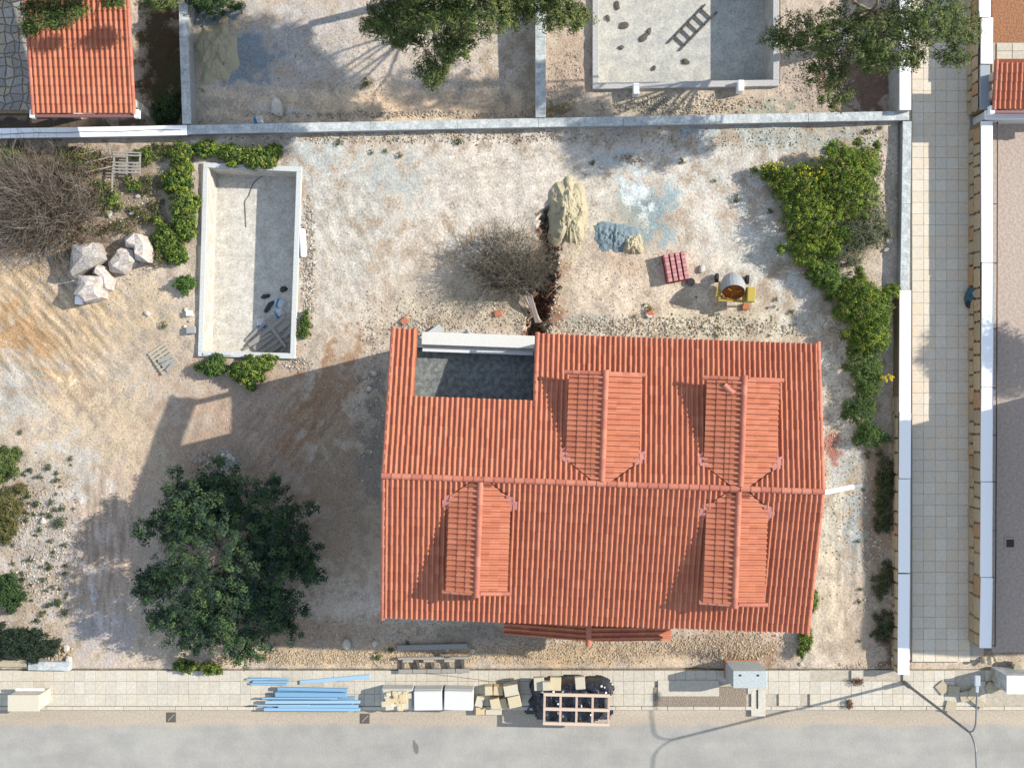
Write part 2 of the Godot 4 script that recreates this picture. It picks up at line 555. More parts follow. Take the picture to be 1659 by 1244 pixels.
func build_street():
	# road with dust drifted along its edge
	var w := 1536
	var h := 320
	var mid := noise_bytes(31, 0.02, 5, w, h)
	var fine := noise_bytes(32, 0.35, 3, w, h)
	var out := PackedByteArray(); out.resize(w * h * 3)
	var A := lin(190, 187, 178)
	var A2 := lin(178, 175, 168)
	var D := lin(204, 189, 168)
	for y in h:
		var zz := 12.5 + y / 32.0
		for x in w:
			var i := y * w + x
			var t := clampf((mid[i] / 255.0 - 0.5) * 2.0 + 0.5, 0.0, 1.0)
			var c := A.lerp(A2, t)
			var e := smoothstep(13.32, 13.08, zz + (mid[i] / 255.0 - 0.5) * 0.22 + (fine[i] / 255.0 - 0.5) * 0.2)
			if e > 0.0: c = c.lerp(D, e)
			var t2 := mid[(i * 3 + 771) % (w * h)] / 255.0
			if t2 > 0.62: c = c.lerp(D, (t2 - 0.62) * 0.7)
			var sx := (x - 648.0 - (y - 50.0) * 0.25) / 3.2
			var sy := (y - 50.0) / 9.0
			if sx * sx + sy * sy < 1.0 + (mid[i] / 255.0 - 0.5) * 2.0: c = c.lerp(lin(120, 122, 122), 0.8)
			var st := mid[y * w + int(x / 7.0)] / 255.0 - 0.5
			var q := (1.0 + (fine[i] / 255.0 - 0.5) * (0.22 + 0.3 * e)) * (1.0 + st * 0.24)
			c = (c * q).linear_to_srgb()
			out[i * 3] = int(clampf(c.r, 0, 1) * 255); out[i * 3 + 1] = int(clampf(c.g, 0, 1) * 255); out[i * 3 + 2] = int(clampf(c.b, 0, 1) * 255)
	var m := StandardMaterial3D.new()
	m.albedo_texture = ImageTexture.create_from_image(Image.create_from_data(w, h, false, Image.FORMAT_RGB8, out))
	m.roughness = 0.92
	m.heightmap_enabled = true
	m.heightmap_scale = 0.6
	var fb := Image.create_from_data(w, h, false, Image.FORMAT_L8, fine)
	m.heightmap_texture = ImageTexture.create_from_image(fb)
	var mb := MB.new()
	for j in 5:
		var x0 := -72.0 + 48.0 * (j - 1) + 0.0
		mb.quad(Vector3(x0, -0.12, 12.5), Vector3(x0 + 48, -0.12, 12.5), Vector3(x0 + 48, -0.12, 22.5), Vector3(x0, -0.12, 22.5), Vector3.UP)
		mb.uv.append_array(PackedVector2Array([Vector2(0, 0), Vector2(1, 0), Vector2(1, 1), Vector2(0, 1)]))
	var rd := struct("road", mb, m)
	tag(rd, "dusty pale asphalt street beside the footway", "road")
	# footway: bedding, slabs and kerb stones
	var bed := MB.new()
	bed.box(T(Vector3(0, -0.16, 11.78)), Vector3(60, 0.2, 1.44))
	var fw := struct("footway", bed, M.bedding)
	tag(fw, "cream slab footway along the plot", "pavement")
	var rows := [[11.06, 11.47], [11.48, 11.96], [11.97, 12.42]]
	var lr := RandomNumberGenerator.new(); lr.seed = 77
	var wd := 0.4
	for r in 3:
		for j in 104:
			var x0 := -20.9 + j * wd
			var cx := x0 + wd * 0.5
			var cz: float = (rows[r][0] + rows[r][1]) * 0.5
			if cx > 5.4 and cx < 9.15 and r >= 1: continue
			if cx > 13.6 and cx < 15.0 and r == 0 and lr.randf() < 0.8: continue
			if cx > 9.15 and cx < 11.6 and r == 2 and lr.randf() < 0.6: continue
			if cx > 11.4 and cx < 13.2 and r == 0: continue
			if cx > 17.2 and cx < 18.6 and r < 2 and lr.randf() < 0.5: continue
			if cx > 18.4 and r >= 1: continue
			var sb := MB.new()
			sb.box(T(Vector3.ZERO, lr.randf_range(-0.008, 0.008), lr.randf_range(-0.012, 0.012), lr.randf_range(-0.012, 0.012)), Vector3(wd - 0.006, 0.06, rows[r][1] - rows[r][0]), 0.006)
			part("paving_slab", sb, M.slabs[lr.randi() % M.slabs.size()], fw, Vector3(cx, -0.03 + lr.randf_range(-0.003, 0.004), cz))
	var kb := MB.new()
	kb.box(T(Vector3(0, -0.2, 12.52)), Vector3(60, 0.12, 0.14))
	var kerb := struct("kerb", kb, M.bedding)
	for j in 42:
		var sb := MB.new()
		sb.box(T(Vector3.ZERO), Vector3(0.985, 0.16, 0.13), 0.012)
		part("kerb_stone", sb, M.slabs[(j * 2) % M.slabs.size()], kerb, Vector3(-20.5 + j, -0.07 + lr.randf_range(-0.006, 0.004), 12.515))
	# bare bed cut into the footway, with a low white edging
	var eb := MB.new()
	eb.box(T(Vector3(7.25, -0.025, 12.06)), Vector3(3.6, 0.06, 0.72))
	var pb := struct("earth_bed", eb, M.earth)
	tag(pb, "bare earth bed cut into the footway", "ground")

func build_lane():
	var bx0 := P(1478, 0).x
	var bx1 := P(1572, 0).x
	var mb := MB.new()
	mb.box(T(Vector3((bx0 + bx1) * 0.5 + 0.1, -0.12, -5.0)), Vector3(bx1 - bx0 + 0.9, 0.2, 31.3))
	var ln := struct("lane", mb, M.bedding)
	tag(ln, "narrow lane of cream paving slabs between two walls", "path")
	var lr := RandomNumberGenerator.new(); lr.seed = 5
	var wd := (bx1 - bx0) / 5.0
	for j in 60:
		for i in 5:
			var z0 := -15.2 + j * 0.432
			var off := 0.0
			var sb := MB.new()
			sb.box(T(Vector3.ZERO, lr.randf_range(-0.01, 0.01), lr.randf_range(-0.008, 0.008), lr.randf_range(-0.008, 0.008)), Vector3(wd - 0.008, 0.05, 0.425), 0.006)
			part("paving_slab", sb, M.lane_slabs[lr.randi() % M.lane_slabs.size()], ln, Vector3(bx0 + (i + 0.5) * wd, 0.0 + lr.randf_range(-0.004, 0.004), z0 + 0.21 + off))

# ---------------------------------------------------------------- clay roofs
const TW := 0.16867
const SL := 0.2298
const RIDGE := 7.08
var tile_mesh: ArrayMesh
var barrel_mesh: ArrayMesh
var tile_tones: Array = []
var tile_cols: Array = []

func make_tile() -> ArrayMesh:
	var prof := [Vector2(-0.0845, 0.010), Vector2(-0.062, 0.0), Vector2(-0.034, 0.0), Vector2(-0.0135, 0.006)]
	for j in 8:
		var a := PI - PI * j / 7.0
		prof.append(Vector2(0.036 + 0.0485 * cos(a), 0.008 + 0.066 * sin(a)))
	var mb := MB.new()
	var L := 0.365
	for j in prof.size():
		var a: Vector2 = prof[maxi(j - 1, 0)]
		var b: Vector2 = prof[mini(j + 1, prof.size() - 1)]
		var t := (b - a).normalized()
		var nn := Vector3(-t.y, t.x, 0)
		var p: Vector2 = prof[j]
		mb.v.append(Vector3(p.x, p.y, 0)); mb.v.append(Vector3(p.x, p.y + 0.030, L))
		mb.n.append(nn); mb.n.append(nn); mb.c.append(Color.WHITE); mb.c.append(Color.WHITE)
	for j in prof.size() - 1:
		var k := 2 * j
		mb.ix.append_array(PackedInt32Array([k, k + 2, k + 1, k + 2, k + 3, k + 1]))
	for j in prof.size() - 1:
		var p: Vector2 = prof[j]
		var q: Vector2 = prof[j + 1]
		mb.quad(Vector3(p.x, p.y + 0.030, L), Vector3(q.x, q.y + 0.030, L), Vector3(q.x, q.y + 0.003, L - 0.002), Vector3(p.x, p.y + 0.003, L - 0.002), Vector3(0, 0, 1))
	return mb.mesh()

func make_barrel(r := 0.105, L := 0.40) -> ArrayMesh:   # half-round cap tile, runs along +z
	var mb := MB.new()
	var seg := 10
	for j in seg + 1:
		var a := PI * j / seg
		var o := Vector3(cos(a), sin(a), 0)
		mb.v.append(o * r * 0.90); mb.v.append(o * r + Vector3(0, 0.012, L))
		mb.n.append(o); mb.n.append(o); mb.c.append(Color.WHITE); mb.c.append(Color.WHITE)
	for j in seg:
		var k := 2 * j
		mb.ix.append_array(PackedInt32Array([k, k + 1, k + 2, k + 2, k + 1, k + 3]))
	for j in seg:
		var a := PI * j / seg
		var b := PI * (j + 1) / seg
		mb.quad(Vector3(cos(a), sin(a), 0) * r + Vector3(0, 0.012, L), Vector3(cos(b), sin(b), 0) * r + Vector3(0, 0.012, L), Vector3(cos(b), sin(b), 0) * (r - 0.018) + Vector3(0, 0.012, L), Vector3(cos(a), sin(a), 0) * (r - 0.018) + Vector3(0, 0.012, L), Vector3(0, 0, 1))
	return mb.mesh()

# adds a copy of a tile, cut along a vertical plane, to mb; keeps the side the plane's normal points away from
func cut_tile(mb: MB, xf: Transform3D, pl: Plane):
	var ar := tile_mesh.surface_get_arrays(0)
	var v: PackedVector3Array = ar[Mesh.ARRAY_VERTEX]
	var ix: PackedInt32Array = ar[Mesh.ARRAY_INDEX]
	var up := xf.basis.y
	for j in range(0, ix.size(), 3):
		var src := [xf * v[ix[j]], xf * v[ix[j + 1]], xf * v[ix[j + 2]]]
		var out := []
		for k in 3:
			var a: Vector3 = src[k]
			var b: Vector3 = src[(k + 1) % 3]
			var da := pl.distance_to(a)
			var db := pl.distance_to(b)
			if da <= 0.0: out.append(a)
			if (da < 0.0 and db > 0.0) or (da > 0.0 and db < 0.0): out.append(a.lerp(b, da / (da - db)))
		if out.size() >= 3: mb.poly(out, up + xf.basis.z * 0.2)

# plan line where a dormer slope (side t) runs into the main slope
func valley(d: Array, t: float) -> Plane:
	var s: float = d[3]
	var a := Vector3(d[0] + t * 0.035 / DSL, 0, 0)
	var b := Vector3(d[0] + t * d[1], 0, s * (d[1] * DSL - 0.035) / SL)
	var n := (b - a).cross(Vector3.UP).normalized()
	if n.z * s < 0.0: n = -n          # normal points down the main slope, into the dormer
	return Plane(n, n.dot(a))

# lays tiles: the first `count` as pieces of their own, the others joined
func lay_tiles(xf: Array, count: int, called: String, parent: Node, lr: RandomNumberGenerator):
	var rest := []
	var rc := []
	for j in xf.size():
		var tone := lr.randi() % tile_tones.size()
		if j < count:
			var o := MeshInstance3D.new()
			o.name = called
			o.mesh = tile_mesh
			o.material_override = tile_tones[tone]
			o.transform = xf[j]
			parent.add_child(o, true)
		else:
			rest.append(xf[j]); rc.append(tile_cols[tone] * lr.randf_range(0.94, 1.05))
	if rest.size(): copies(called + "s", tile_mesh, rest, rc, parent, M.tile_multi)

func cap_run(a: Vector3, b: Vector3, called: String, parent: Node, lr: RandomNumberGenerator, up := Vector3.UP, step := 0.325, sc := 1.0):
	var d := b - a
	var n := int(round(d.length() / step))
	var z := d.normalized()
	var x := up.cross(z).normalized()
	var y := z.cross(x)
	for j in n:
		var o := MeshInstance3D.new()
		o.name = called
		o.mesh = barrel_mesh
		o.material_override = M.cap_tones[lr.randi() % M.cap_tones.size()]
		var w := lr.randf_range(-0.012, 0.012)
		o.transform = Transform3D(Basis(x * sc, y * sc, z) * Basis(Vector3.UP, w), a + d * (float(j) / n) + y * lr.randf_range(-0.003, 0.003))
		parent.add_child(o, true)

func roof_y(v: float) -> float:
	return RIDGE - absf(v) * SL

# slab of roof deck in the house frame
func deck(mb: MB, u0: float, u1: float, v0: float, v1: float, th := 0.14):
	var p := []
	for q in [[u0, v0], [u1, v0], [u1, v1], [u0, v1]]: p.append(Vector3(q[0], roof_y(q[1]) - 0.004, q[1]))
	solid4(mb, p, th)

func solid4(mb: MB, p: Array, th: float):
	var b := []
	for q in p: b.append(q - Vector3(0, th, 0))
	mb.quad(p[0], p[1], p[2], p[3], Vector3.UP)
	mb.quad(b[0], b[1], b[2], b[3], Vector3.DOWN)
	var cen: Vector3 = (p[0] + p[1] + p[2] + p[3]) * 0.25
	for j in 4:
		var q: int = (j + 1) % 4
		var out: Vector3 = (p[j] + p[q]) * 0.5 - cen
		out.y = 0
		mb.quad(p[j], p[q], b[q], b[j], out)

# wall slab from an outline in (v, y), standing at u, thick towards +u
func gable(mb: MB, o: PackedVector2Array, u: float, th: float):
	var t := Geometry2D.triangulate_polygon(o)
	for j in range(0, t.size(), 3):
		for s in [0, 1]:
			mb.tri(Vector3(u + th * s, o[t[j]].y, o[t[j]].x), Vector3(u + th * s, o[t[j + 1]].y, o[t[j + 1]].x), Vector3(u + th * s, o[t[j + 2]].y, o[t[j + 2]].x), Vector3(-1 if s == 0 else 1, 0, 0))
	for j in o.size():
		var a := o[j]
		var b := o[(j + 1) % o.size()]
		var nn := Vector2(b.y - a.y, -(b.x - a.x)).normalized()
		if Geometry2D.is_point_in_polygon((a + b) * 0.5 + nn * 0.002, o): nn = -nn
		mb.quad(Vector3(u, a.y, a.x), Vector3(u, b.y, b.x), Vector3(u + th, b.y, b.x), Vector3(u + th, a.y, a.x), Vector3(0, nn.y, nn.x))

const DORMERS := [[-0.05, 1.15, 3.50, -1], [4.35, 1.15, 3.49, -1], [-3.90, 0.97, 3.63, 1], [4.30, 0.97, 3.68, 1]]
const DSL := 0.172
const CUT := [-6.15, -2.28, -2.43]

func build_house():
	var lr := RandomNumberGenerator.new(); lr.seed = 400
	var hs := thing("house", "unfinished house with red clay tile roof, four dormers and a sunken roof terrace", "house", Vector3(2.90, 0, 3.17), deg_to_rad(-2.1))
	# walls
	var w := MB.new()
	gable(w, PackedVector2Array([Vector2(-4.45, -0.3), Vector2(-4.45, 4.6), Vector2(-2.8, 4.6), Vector2(-2.8, roof_y(2.8) - 0.15), Vector2(0, roof_y(0) - 0.15), Vector2(4.4, roof_y(4.4) - 0.15), Vector2(4.4, -0.3)]), -6.8, 0.25)
	part("west_wall", w, M.render, hs)
	w = MB.new()
	gable(w, PackedVector2Array([Vector2(-4.45, -0.3), Vector2(-4.45, roof_y(4.45) - 0.15), Vector2(0, roof_y(0) - 0.15), Vector2(4.4, roof_y(4.4) - 0.15), Vector2(4.4, -0.3)]), 6.55, 0.25)
	part("east_wall", w, M.render, hs)
	w = MB.new()
	w.box(T(Vector3(0, 2.75, 4.275)), Vector3(13.1, 6.1, 0.25))
	part("south_wall", w, M.render, hs)
	for q in [[-5.2, 1.6, 1.2, 1.3], [5.0, 1.6, 1.2, 1.3], [-3.9, 4.6, 1.1, 1.2], [0.2, 4.6, 1.6, 1.4], [4.3, 4.6, 1.1, 1.2], [0.0, 1.05, 1.1, 2.1]]:
		var wf := MB.new()
		wf.box(T(Vector3(q[0], q[1], 4.41)), Vector3(q[2], q[3], 0.04), 0.008)
		var fr := part("door" if q[3] > 2.0 else "window", wf, M.white, hs)
		wf = MB.new()
		wf.box(T(Vector3(q[0], q[1], 4.432)), Vector3(q[2] - 0.16, q[3] - 0.16, 0.02))
		part("pane", wf, M.dark_glass, fr)
	w = MB.new()
	w.box(T(Vector3(2.135, 2.75, -4.325)), Vector3(8.83, 6.1, 0.25))
	w.box(T(Vector3(-4.415, 2.2, -4.325)), Vector3(4.27, 5.0, 0.25))
	part("north_wall", w, M.render, hs)
	w = MB.new()
	gable(w, PackedVector2Array([Vector2(-4.19, 4.0), Vector2(-4.19, roof_y(4.19) - 0.16), Vector2(-2.42, roof_y(2.42) - 0.16), Vector2(-2.42, 4.0)]), -2.27, 0.25)
	w.box(T(Vector3(-4.275, 5.15, -2.29)), Vector3(4.5, 2.3, 0.25))
	part("terrace_wall", w, M.block_wall, hs)
	w = MB.new()
	w.box(T(Vector3(-4.415, 4.04, -3.3)), Vector3(4.25, 0.16, 1.78))
	part("terrace_floor", w, M.terrace, hs)
	w = MB.new()
	w.box(T(Vector3(-4.22, 4.80, -4.50)), Vector3(3.83, 0.2, 0.43), 0.015)
	part("parapet", w, M.parapet, hs)
	w = MB.new()
	w.box(T(Vector3(-4.22, 4.58, -4.14)), Vector3(3.80, 0.07, 0.16), 0.01)
	part("ledge", w, M.white, hs)
	w = MB.new()
	w.box(T(Vector3(-6.68, 5.2, -4.36)), Vector3(0.2, 1.3, 0.16))
	part("corner_post", w, M.render, hs)
	# roof deck
	w = MB.new()
	deck(w, -6.95, 6.95, 0.0, 4.64)
	deck(w, -6.95, CUT[0] - 0.03, -4.64, 0.0)
	deck(w, CUT[0] - 0.028, CUT[1] + 0.028, CUT[2] + 0.03, 0.0)
	deck(w, CUT[1] + 0.03, 6.95, -4.64, 0.0)
	var roof := part("roof", w, M.deck, hs)
	# tiles, those nearest the ridge first
	var ct := 1.0 / sqrt(1.0 + SL * SL)
	var st := SL * ct
	var bs := [Basis(Vector3(-1, 0, 0), Vector3(0, ct, -st), Vector3(0, -st, -ct)), Basis(Vector3(1, 0, 0), Vector3(0, ct, st), Vector3(0, -st, ct))]
	var xf := []
	var cut_mb := MB.new()
	for k in range(14, -1, -1):
		for j in 83:
			for sd in 2:
				var s := -1.0 if sd == 0 else 1.0
				var u := -7.0 + (j + 0.5) * TW
				var dl := 4.74 - k * 0.3133
				var du := dl - 0.365 * ct
				var dm := (dl + du) * 0.5
				if sd == 0 and u > CUT[0] and u < CUT[1] and -dm < CUT[2] + 0.02 and -dl < CUT[2] - 0.1: continue
				var hid := false
				var cutp = null
				if du < 0.0: du = 0.0
				for d in DORMERS:
					if d[3] * s > 0 and absf(u - d[0]) < d[1] - 0.06 and dl < d[2] - 0.3:
						var vp := valley(d, signf(u - d[0]))
						var n0 := 0
						for c4 in [[-0.085, du], [0.085, du], [-0.085, dl], [0.085, dl]]:
							if vp.distance_to(Vector3(u + c4[0], 0, s * c4[1])) > -0.015: n0 += 1
						if n0 == 4: hid = true
						elif n0 > 0: cutp = vp
				if hid: continue
				if cutp != null:
					var cp: Plane = cutp
					cp.d -= 0.015
					cut_tile(cut_mb, Transform3D(bs[sd], Vector3(u, roof_y(du) + 0.002, s * du)), cp)
					continue
				xf.append(Transform3D(bs[sd] * Basis.from_euler(Vector3(lr.randf_range(-0.006, 0.012), lr.randf_range(-0.012, 0.012), lr.randf_range(-0.02, 0.02))), Vector3(u + lr.randf_range(-0.004, 0.004), roof_y(du) + 0.002 + lr.randf_range(0, 0.004), s * (du + lr.randf_range(-0.012, 0.0)))))
	lay_tiles(xf, 300, "roof_tile", roof, lr)
	part("valley_cut_tiles", cut_mb, tile_tones[1], roof).set_meta("kind", "stuff")
	cap_run(Vector3(7.03, RIDGE + 0.015, 0), Vector3(-6.97, RIDGE + 0.015, 0), "ridge_tile", roof, lr)
	for u in [-6.98, 6.98]:
		for s in [-1.0, 1.0]:
			cap_run(Vector3(u, roof_y(0.1) + 0.0, s * 0.1), Vector3(u, roof_y(4.72) + 0.0, s * 4.72), "verge_tile", roof, lr, Vector3.UP, 0.325, 0.75)
	cap_run(Vector3(CUT[1] + 0.04, roof_y(2.36), -2.36), Vector3(CUT[1] + 0.04, roof_y(4.72), -4.72), "verge_tile", roof, lr, Vector3.UP, 0.325, 0.8)
	# dormers
	for d in DORMERS: build_dormer(hs, d, lr)
	# loose cap tile left lying on one dormer
	var lt := MeshInstance3D.new()
	lt.name = "loose_tile"
	lt.mesh = barrel_mesh
	lt.material_override = M.cap_tones[1]
	add_child(lt)
	lt.transform = hs.transform * Transform3D(Basis(Vector3.UP, 0.85), Vector3(3.72, RIDGE - 0.02, -3.28))
	tag(lt, "loose half round clay tile left lying on a dormer roof", "tile")
	# porch roof over the street door
	var pr := MB.new()
	var ph := 2.95
	for s in [-1.0, 1.0]:
		solid4(pr, [Vector3(0, 3.55, 4.42), Vector3(s * ph, 2.95, 4.42), Vector3(s * ph, 2.95, 5.86), Vector3(0, 3.55, 5.86)], 0.12)
	var porch := part("porch_roof", pr, M.deck, hs)
	var px := []
	var fa := atan(0.6 / ph)
	for s in [-1.0, 1.0]:
		var z := Vector3(s * cos(fa), -sin(fa), 0)
		var y := Vector3(s * sin(fa), cos(fa), 0)
		for k in 10:
			for j in 9:
				var dd := ph - k * 0.31 - 0.33
				if dd < 0.0: dd = 0.0
				px.append(Transform3D(Basis(y.cross(z), y, z), Vector3(s * dd, 3.556 - dd * 0.6 / ph, 5.8 - j * TW)))
	lay_tiles(px, 0, "porch_tile", porch, lr)
	cap_run(Vector3(0, 3.57, 4.45), Vector3(0, 3.57, 5.93), "porch_ridge_tile", porch, lr)
	for s in [-1.0, 1.0]:
		var bp := MB.new()
		bp.box(T(Vector3(s * 2.6, 1.3, 5.15)), Vector3(0.22, 3.0, 0.22), 0.01)
		part("porch_column", bp, M.render, hs)

func build_dormer(hs: Node3D, d: Array, lr: RandomNumberGenerator):
	var u0: float = d[0]
	var hw: float = d[1]
	var vf: float = d[2]
	var s: float = d[3]
	var yr := RIDGE + 0.035
	var cw := hw - 0.14
	var body := MB.new()
	var vw := vf - 0.16
	# front gable wall and the two cheeks
	var fr := [Vector3(-cw, 5.9, s * vw), Vector3(-cw, yr - cw * DSL - 0.05, s * vw), Vector3(0, yr - 0.05, s * vw), Vector3(cw, yr - cw * DSL - 0.05, s * vw), Vector3(cw, 5.9, s * vw)]
	body.poly([fr[2], fr[1], fr[0], fr[4], fr[3]], Vector3(0, 0, s))
	for t in [-1.0, 1.0]:
		body.quad(Vector3(t * cw, 5.9, s * vw), Vector3(t * cw, yr - cw * DSL - 0.05, s * vw), Vector3(t * cw, yr - cw * DSL - 0.05, s * 0.4), Vector3(t * cw, 5.9, s * 0.4), Vector3(t, 0, 0))
	var o := part("dormer", body, M.cheek, hs, Vector3(u0, 0, 0))
	var dk := MB.new()
	for t in [-1.0, 1.0]:
		solid4(dk, [Vector3(0, yr - 0.004, s * 0.0), Vector3(t * (hw - 0.03), yr - 0.004 - (hw - 0.03) * DSL, s * 0.0), Vector3(t * (hw - 0.03), yr - 0.004 - (hw - 0.03) * DSL, s * (vf - 0.05)), Vector3(0, yr - 0.004, s * (vf - 0.05))], 0.05)
	part("deck", dk, M.deck, o)
	var fa := atan(DSL)
	var n := int(vf / TW) + 1
	var xf := []
	var cut_mb := MB.new()
	for k in range(3, -1, -1):
		for t in [-1.0, 1.0]:
			var z := Vector3(t * cos(fa), -sin(fa), 0)
			var y := Vector3(t * sin(fa), cos(fa), 0)
			var b := Basis(y.cross(z), y, z)
			for j in n:
				var du := hw - k * 0.318 - 0.36
				if du < 0.0: du = 0.0
				var v := vf - 0.09 - j * TW
				if v < -0.05: continue
				var vp := valley(d, t)
				var n0 := 0
				for c4 in [[du, v - 0.085], [du, v + 0.085], [du + 0.36, v - 0.085], [du + 0.36, v + 0.085]]:
					if vp.distance_to(Vector3(u0 + t * c4[0], 0, s * c4[1])) > 0.015: n0 += 1
				if n0 == 0: continue
				if n0 < 4 and t * t * du + 0.0 < hw - 0.3:
					var cp := Plane(-vp.normal, -(vp.d + 0.015) + vp.normal.dot(Vector3(u0, 0, 0)))
					cut_tile(cut_mb, Transform3D(b, Vector3(t * du, yr - du * DSL + 0.002, s * v)), cp)
					continue
				xf.append(Transform3D(b * Basis(Vector3.UP, lr.randf_range(-0.006, 0.006)), Vector3(t * du, yr - du * DSL + 0.002 + lr.randf_range(0, 0.003), s * v)))
	lay_tiles(xf, 70, "dormer_tile", o, lr)
	part("valley_cut_tiles", cut_mb, tile_tones[2], o).set_meta("kind", "stuff")
	cap_run(Vector3(0, yr + 0.01, s * 0.08), Vector3(0, yr + 0.01, s * (vf + 0.03)), "ridge_tile", o, lr)
	for t in [-1.0, 1.0]:
		cap_run(Vector3(t * 0.12, yr - 0.12 * DSL - 0.0, s * (vf - 0.0)), Vector3(t * (hw + 0.01), yr - hw * DSL - 0.0, s * (vf - 0.0)), "verge_tile", o, lr, Vector3.UP, 0.27, 0.7)
		# sheet flashing dressed over the tiles where the eaves run into the roof
		var vv := (hw * DSL - 0.02) / SL
		var fm := MB.new()
		var gx := 6
		var pts := []
		for a in gx:
			for b in gx:
				var fu: float = t * (hw - 0.12 + 0.34 * a / (gx - 1) + lr.randf_range(-0.02, 0.02))
				var fv := vv - 0.06 + 0.46 * b / (gx - 1) + lr.randf_range(-0.02, 0.02)
				fv -= 0.10 * (1.0 - float(a) / (gx - 1))
				pts.append(Vector3(fu, roof_y(fv) + 0.075 + lr.randf_range(0, 0.018), s * fv))
		for a in gx - 1:
			for b in gx - 1:
				if (a == gx - 2 and (b == 0 or b == gx - 2)) or (a >= gx - 3 and b == gx - 2): continue
				fm.quad(pts[a * gx + b], pts[a * gx + b + 1], pts[(a + 1) * gx + b + 1], pts[(a + 1) * gx + b], Vector3.UP)
		part("flashing", fm, M.flashing, o)

# ---------------------------------------------------------------- walls and basins
func wall_thing(called: String, label: String, segs: Array, wid: float, y0: float, top: float, body: Material, cap: Material, cap_over := 0.02, cap_th := 0.07) -> Node3D:
	# segs: survey points of the top's middle line at height `top`; one coping piece per segment
	var o := thing(called, label, "wall")
	for j in segs.size() - 1:
		var a := P(segs[j][0], segs[j][1], top)
		var b := P(segs[j + 1][0], segs[j + 1][1], top)
		part("wall_body", beam_mb(a, b, wid - 2 * cap_over, y0, top - cap_th + 0.001), body, o)
		var d := (b - a).normalized() * 0.004
		part("coping", beam_mb(a + d, b - d, wid, top - cap_th, top), cap, o)
	return o

func stone_face(o: Node3D, x: float, z0: float, z1: float, y0: float, y1: float, seed_: int, tall := 2):
	# irregular cladding stones set on a west face
	var lr := RandomNumberGenerator.new(); lr.seed = seed_
	var rowh := (y1 - y0) / tall
	for r in tall:
		var z := z0 + lr.randf_range(0, 0.2)
		while z < z1 - 0.2:
			var l := lr.randf_range(0.35, 0.85)
			if z + l > z1: l = z1 - z
			var jit := 0.05
			var q := [Vector2(z + 0.02 + lr.randf_range(0, jit), y0 + r * rowh + 0.015), Vector2(z + l * 0.5, y0 + r * rowh + 0.015 + lr.randf_range(0, 0.04)), Vector2(z + l - 0.02 - lr.randf_range(0, jit), y0 + r * rowh + 0.015), Vector2(z + l - 0.01, y0 + (r + 0.5) * rowh), Vector2(z + l - 0.02 - lr.randf_range(0, jit), y0 + (r + 1) * rowh - 0.015), Vector2(z + 0.02 + lr.randf_range(0, jit), y0 + (r + 1) * rowh - 0.015), Vector2(z + 0.01, y0 + (r + 0.5) * rowh)]
			var mb := MB.new()
			var out := lr.randf_range(0.03, 0.07)
			var cen := Vector2.ZERO
			for p in q: cen += p
			cen /= q.size()
			var fr := []
			for p in q:
				var e: Vector2 = p.lerp(cen, 0.12)
				fr.append(Vector3(x - out, e.y, e.x))
			mb.poly(fr, Vector3(-1, 0, 0))
			for j in q.size():
				var k := (j + 1) % q.size()
				mb.quad(Vector3(x + 0.01, q[j].y, q[j].x), Vector3(x + 0.01, q[k].y, q[k].x), fr[k], fr[j], Vector3(-0.4, (q[j].y + q[k].y) * 0.5 - cen.y, (q[j].x + q[k].x) * 0.5 - cen.x))
			part("cladding_stone", mb, M.stones[lr.randi() % M.stones.size()], o)
			z += l

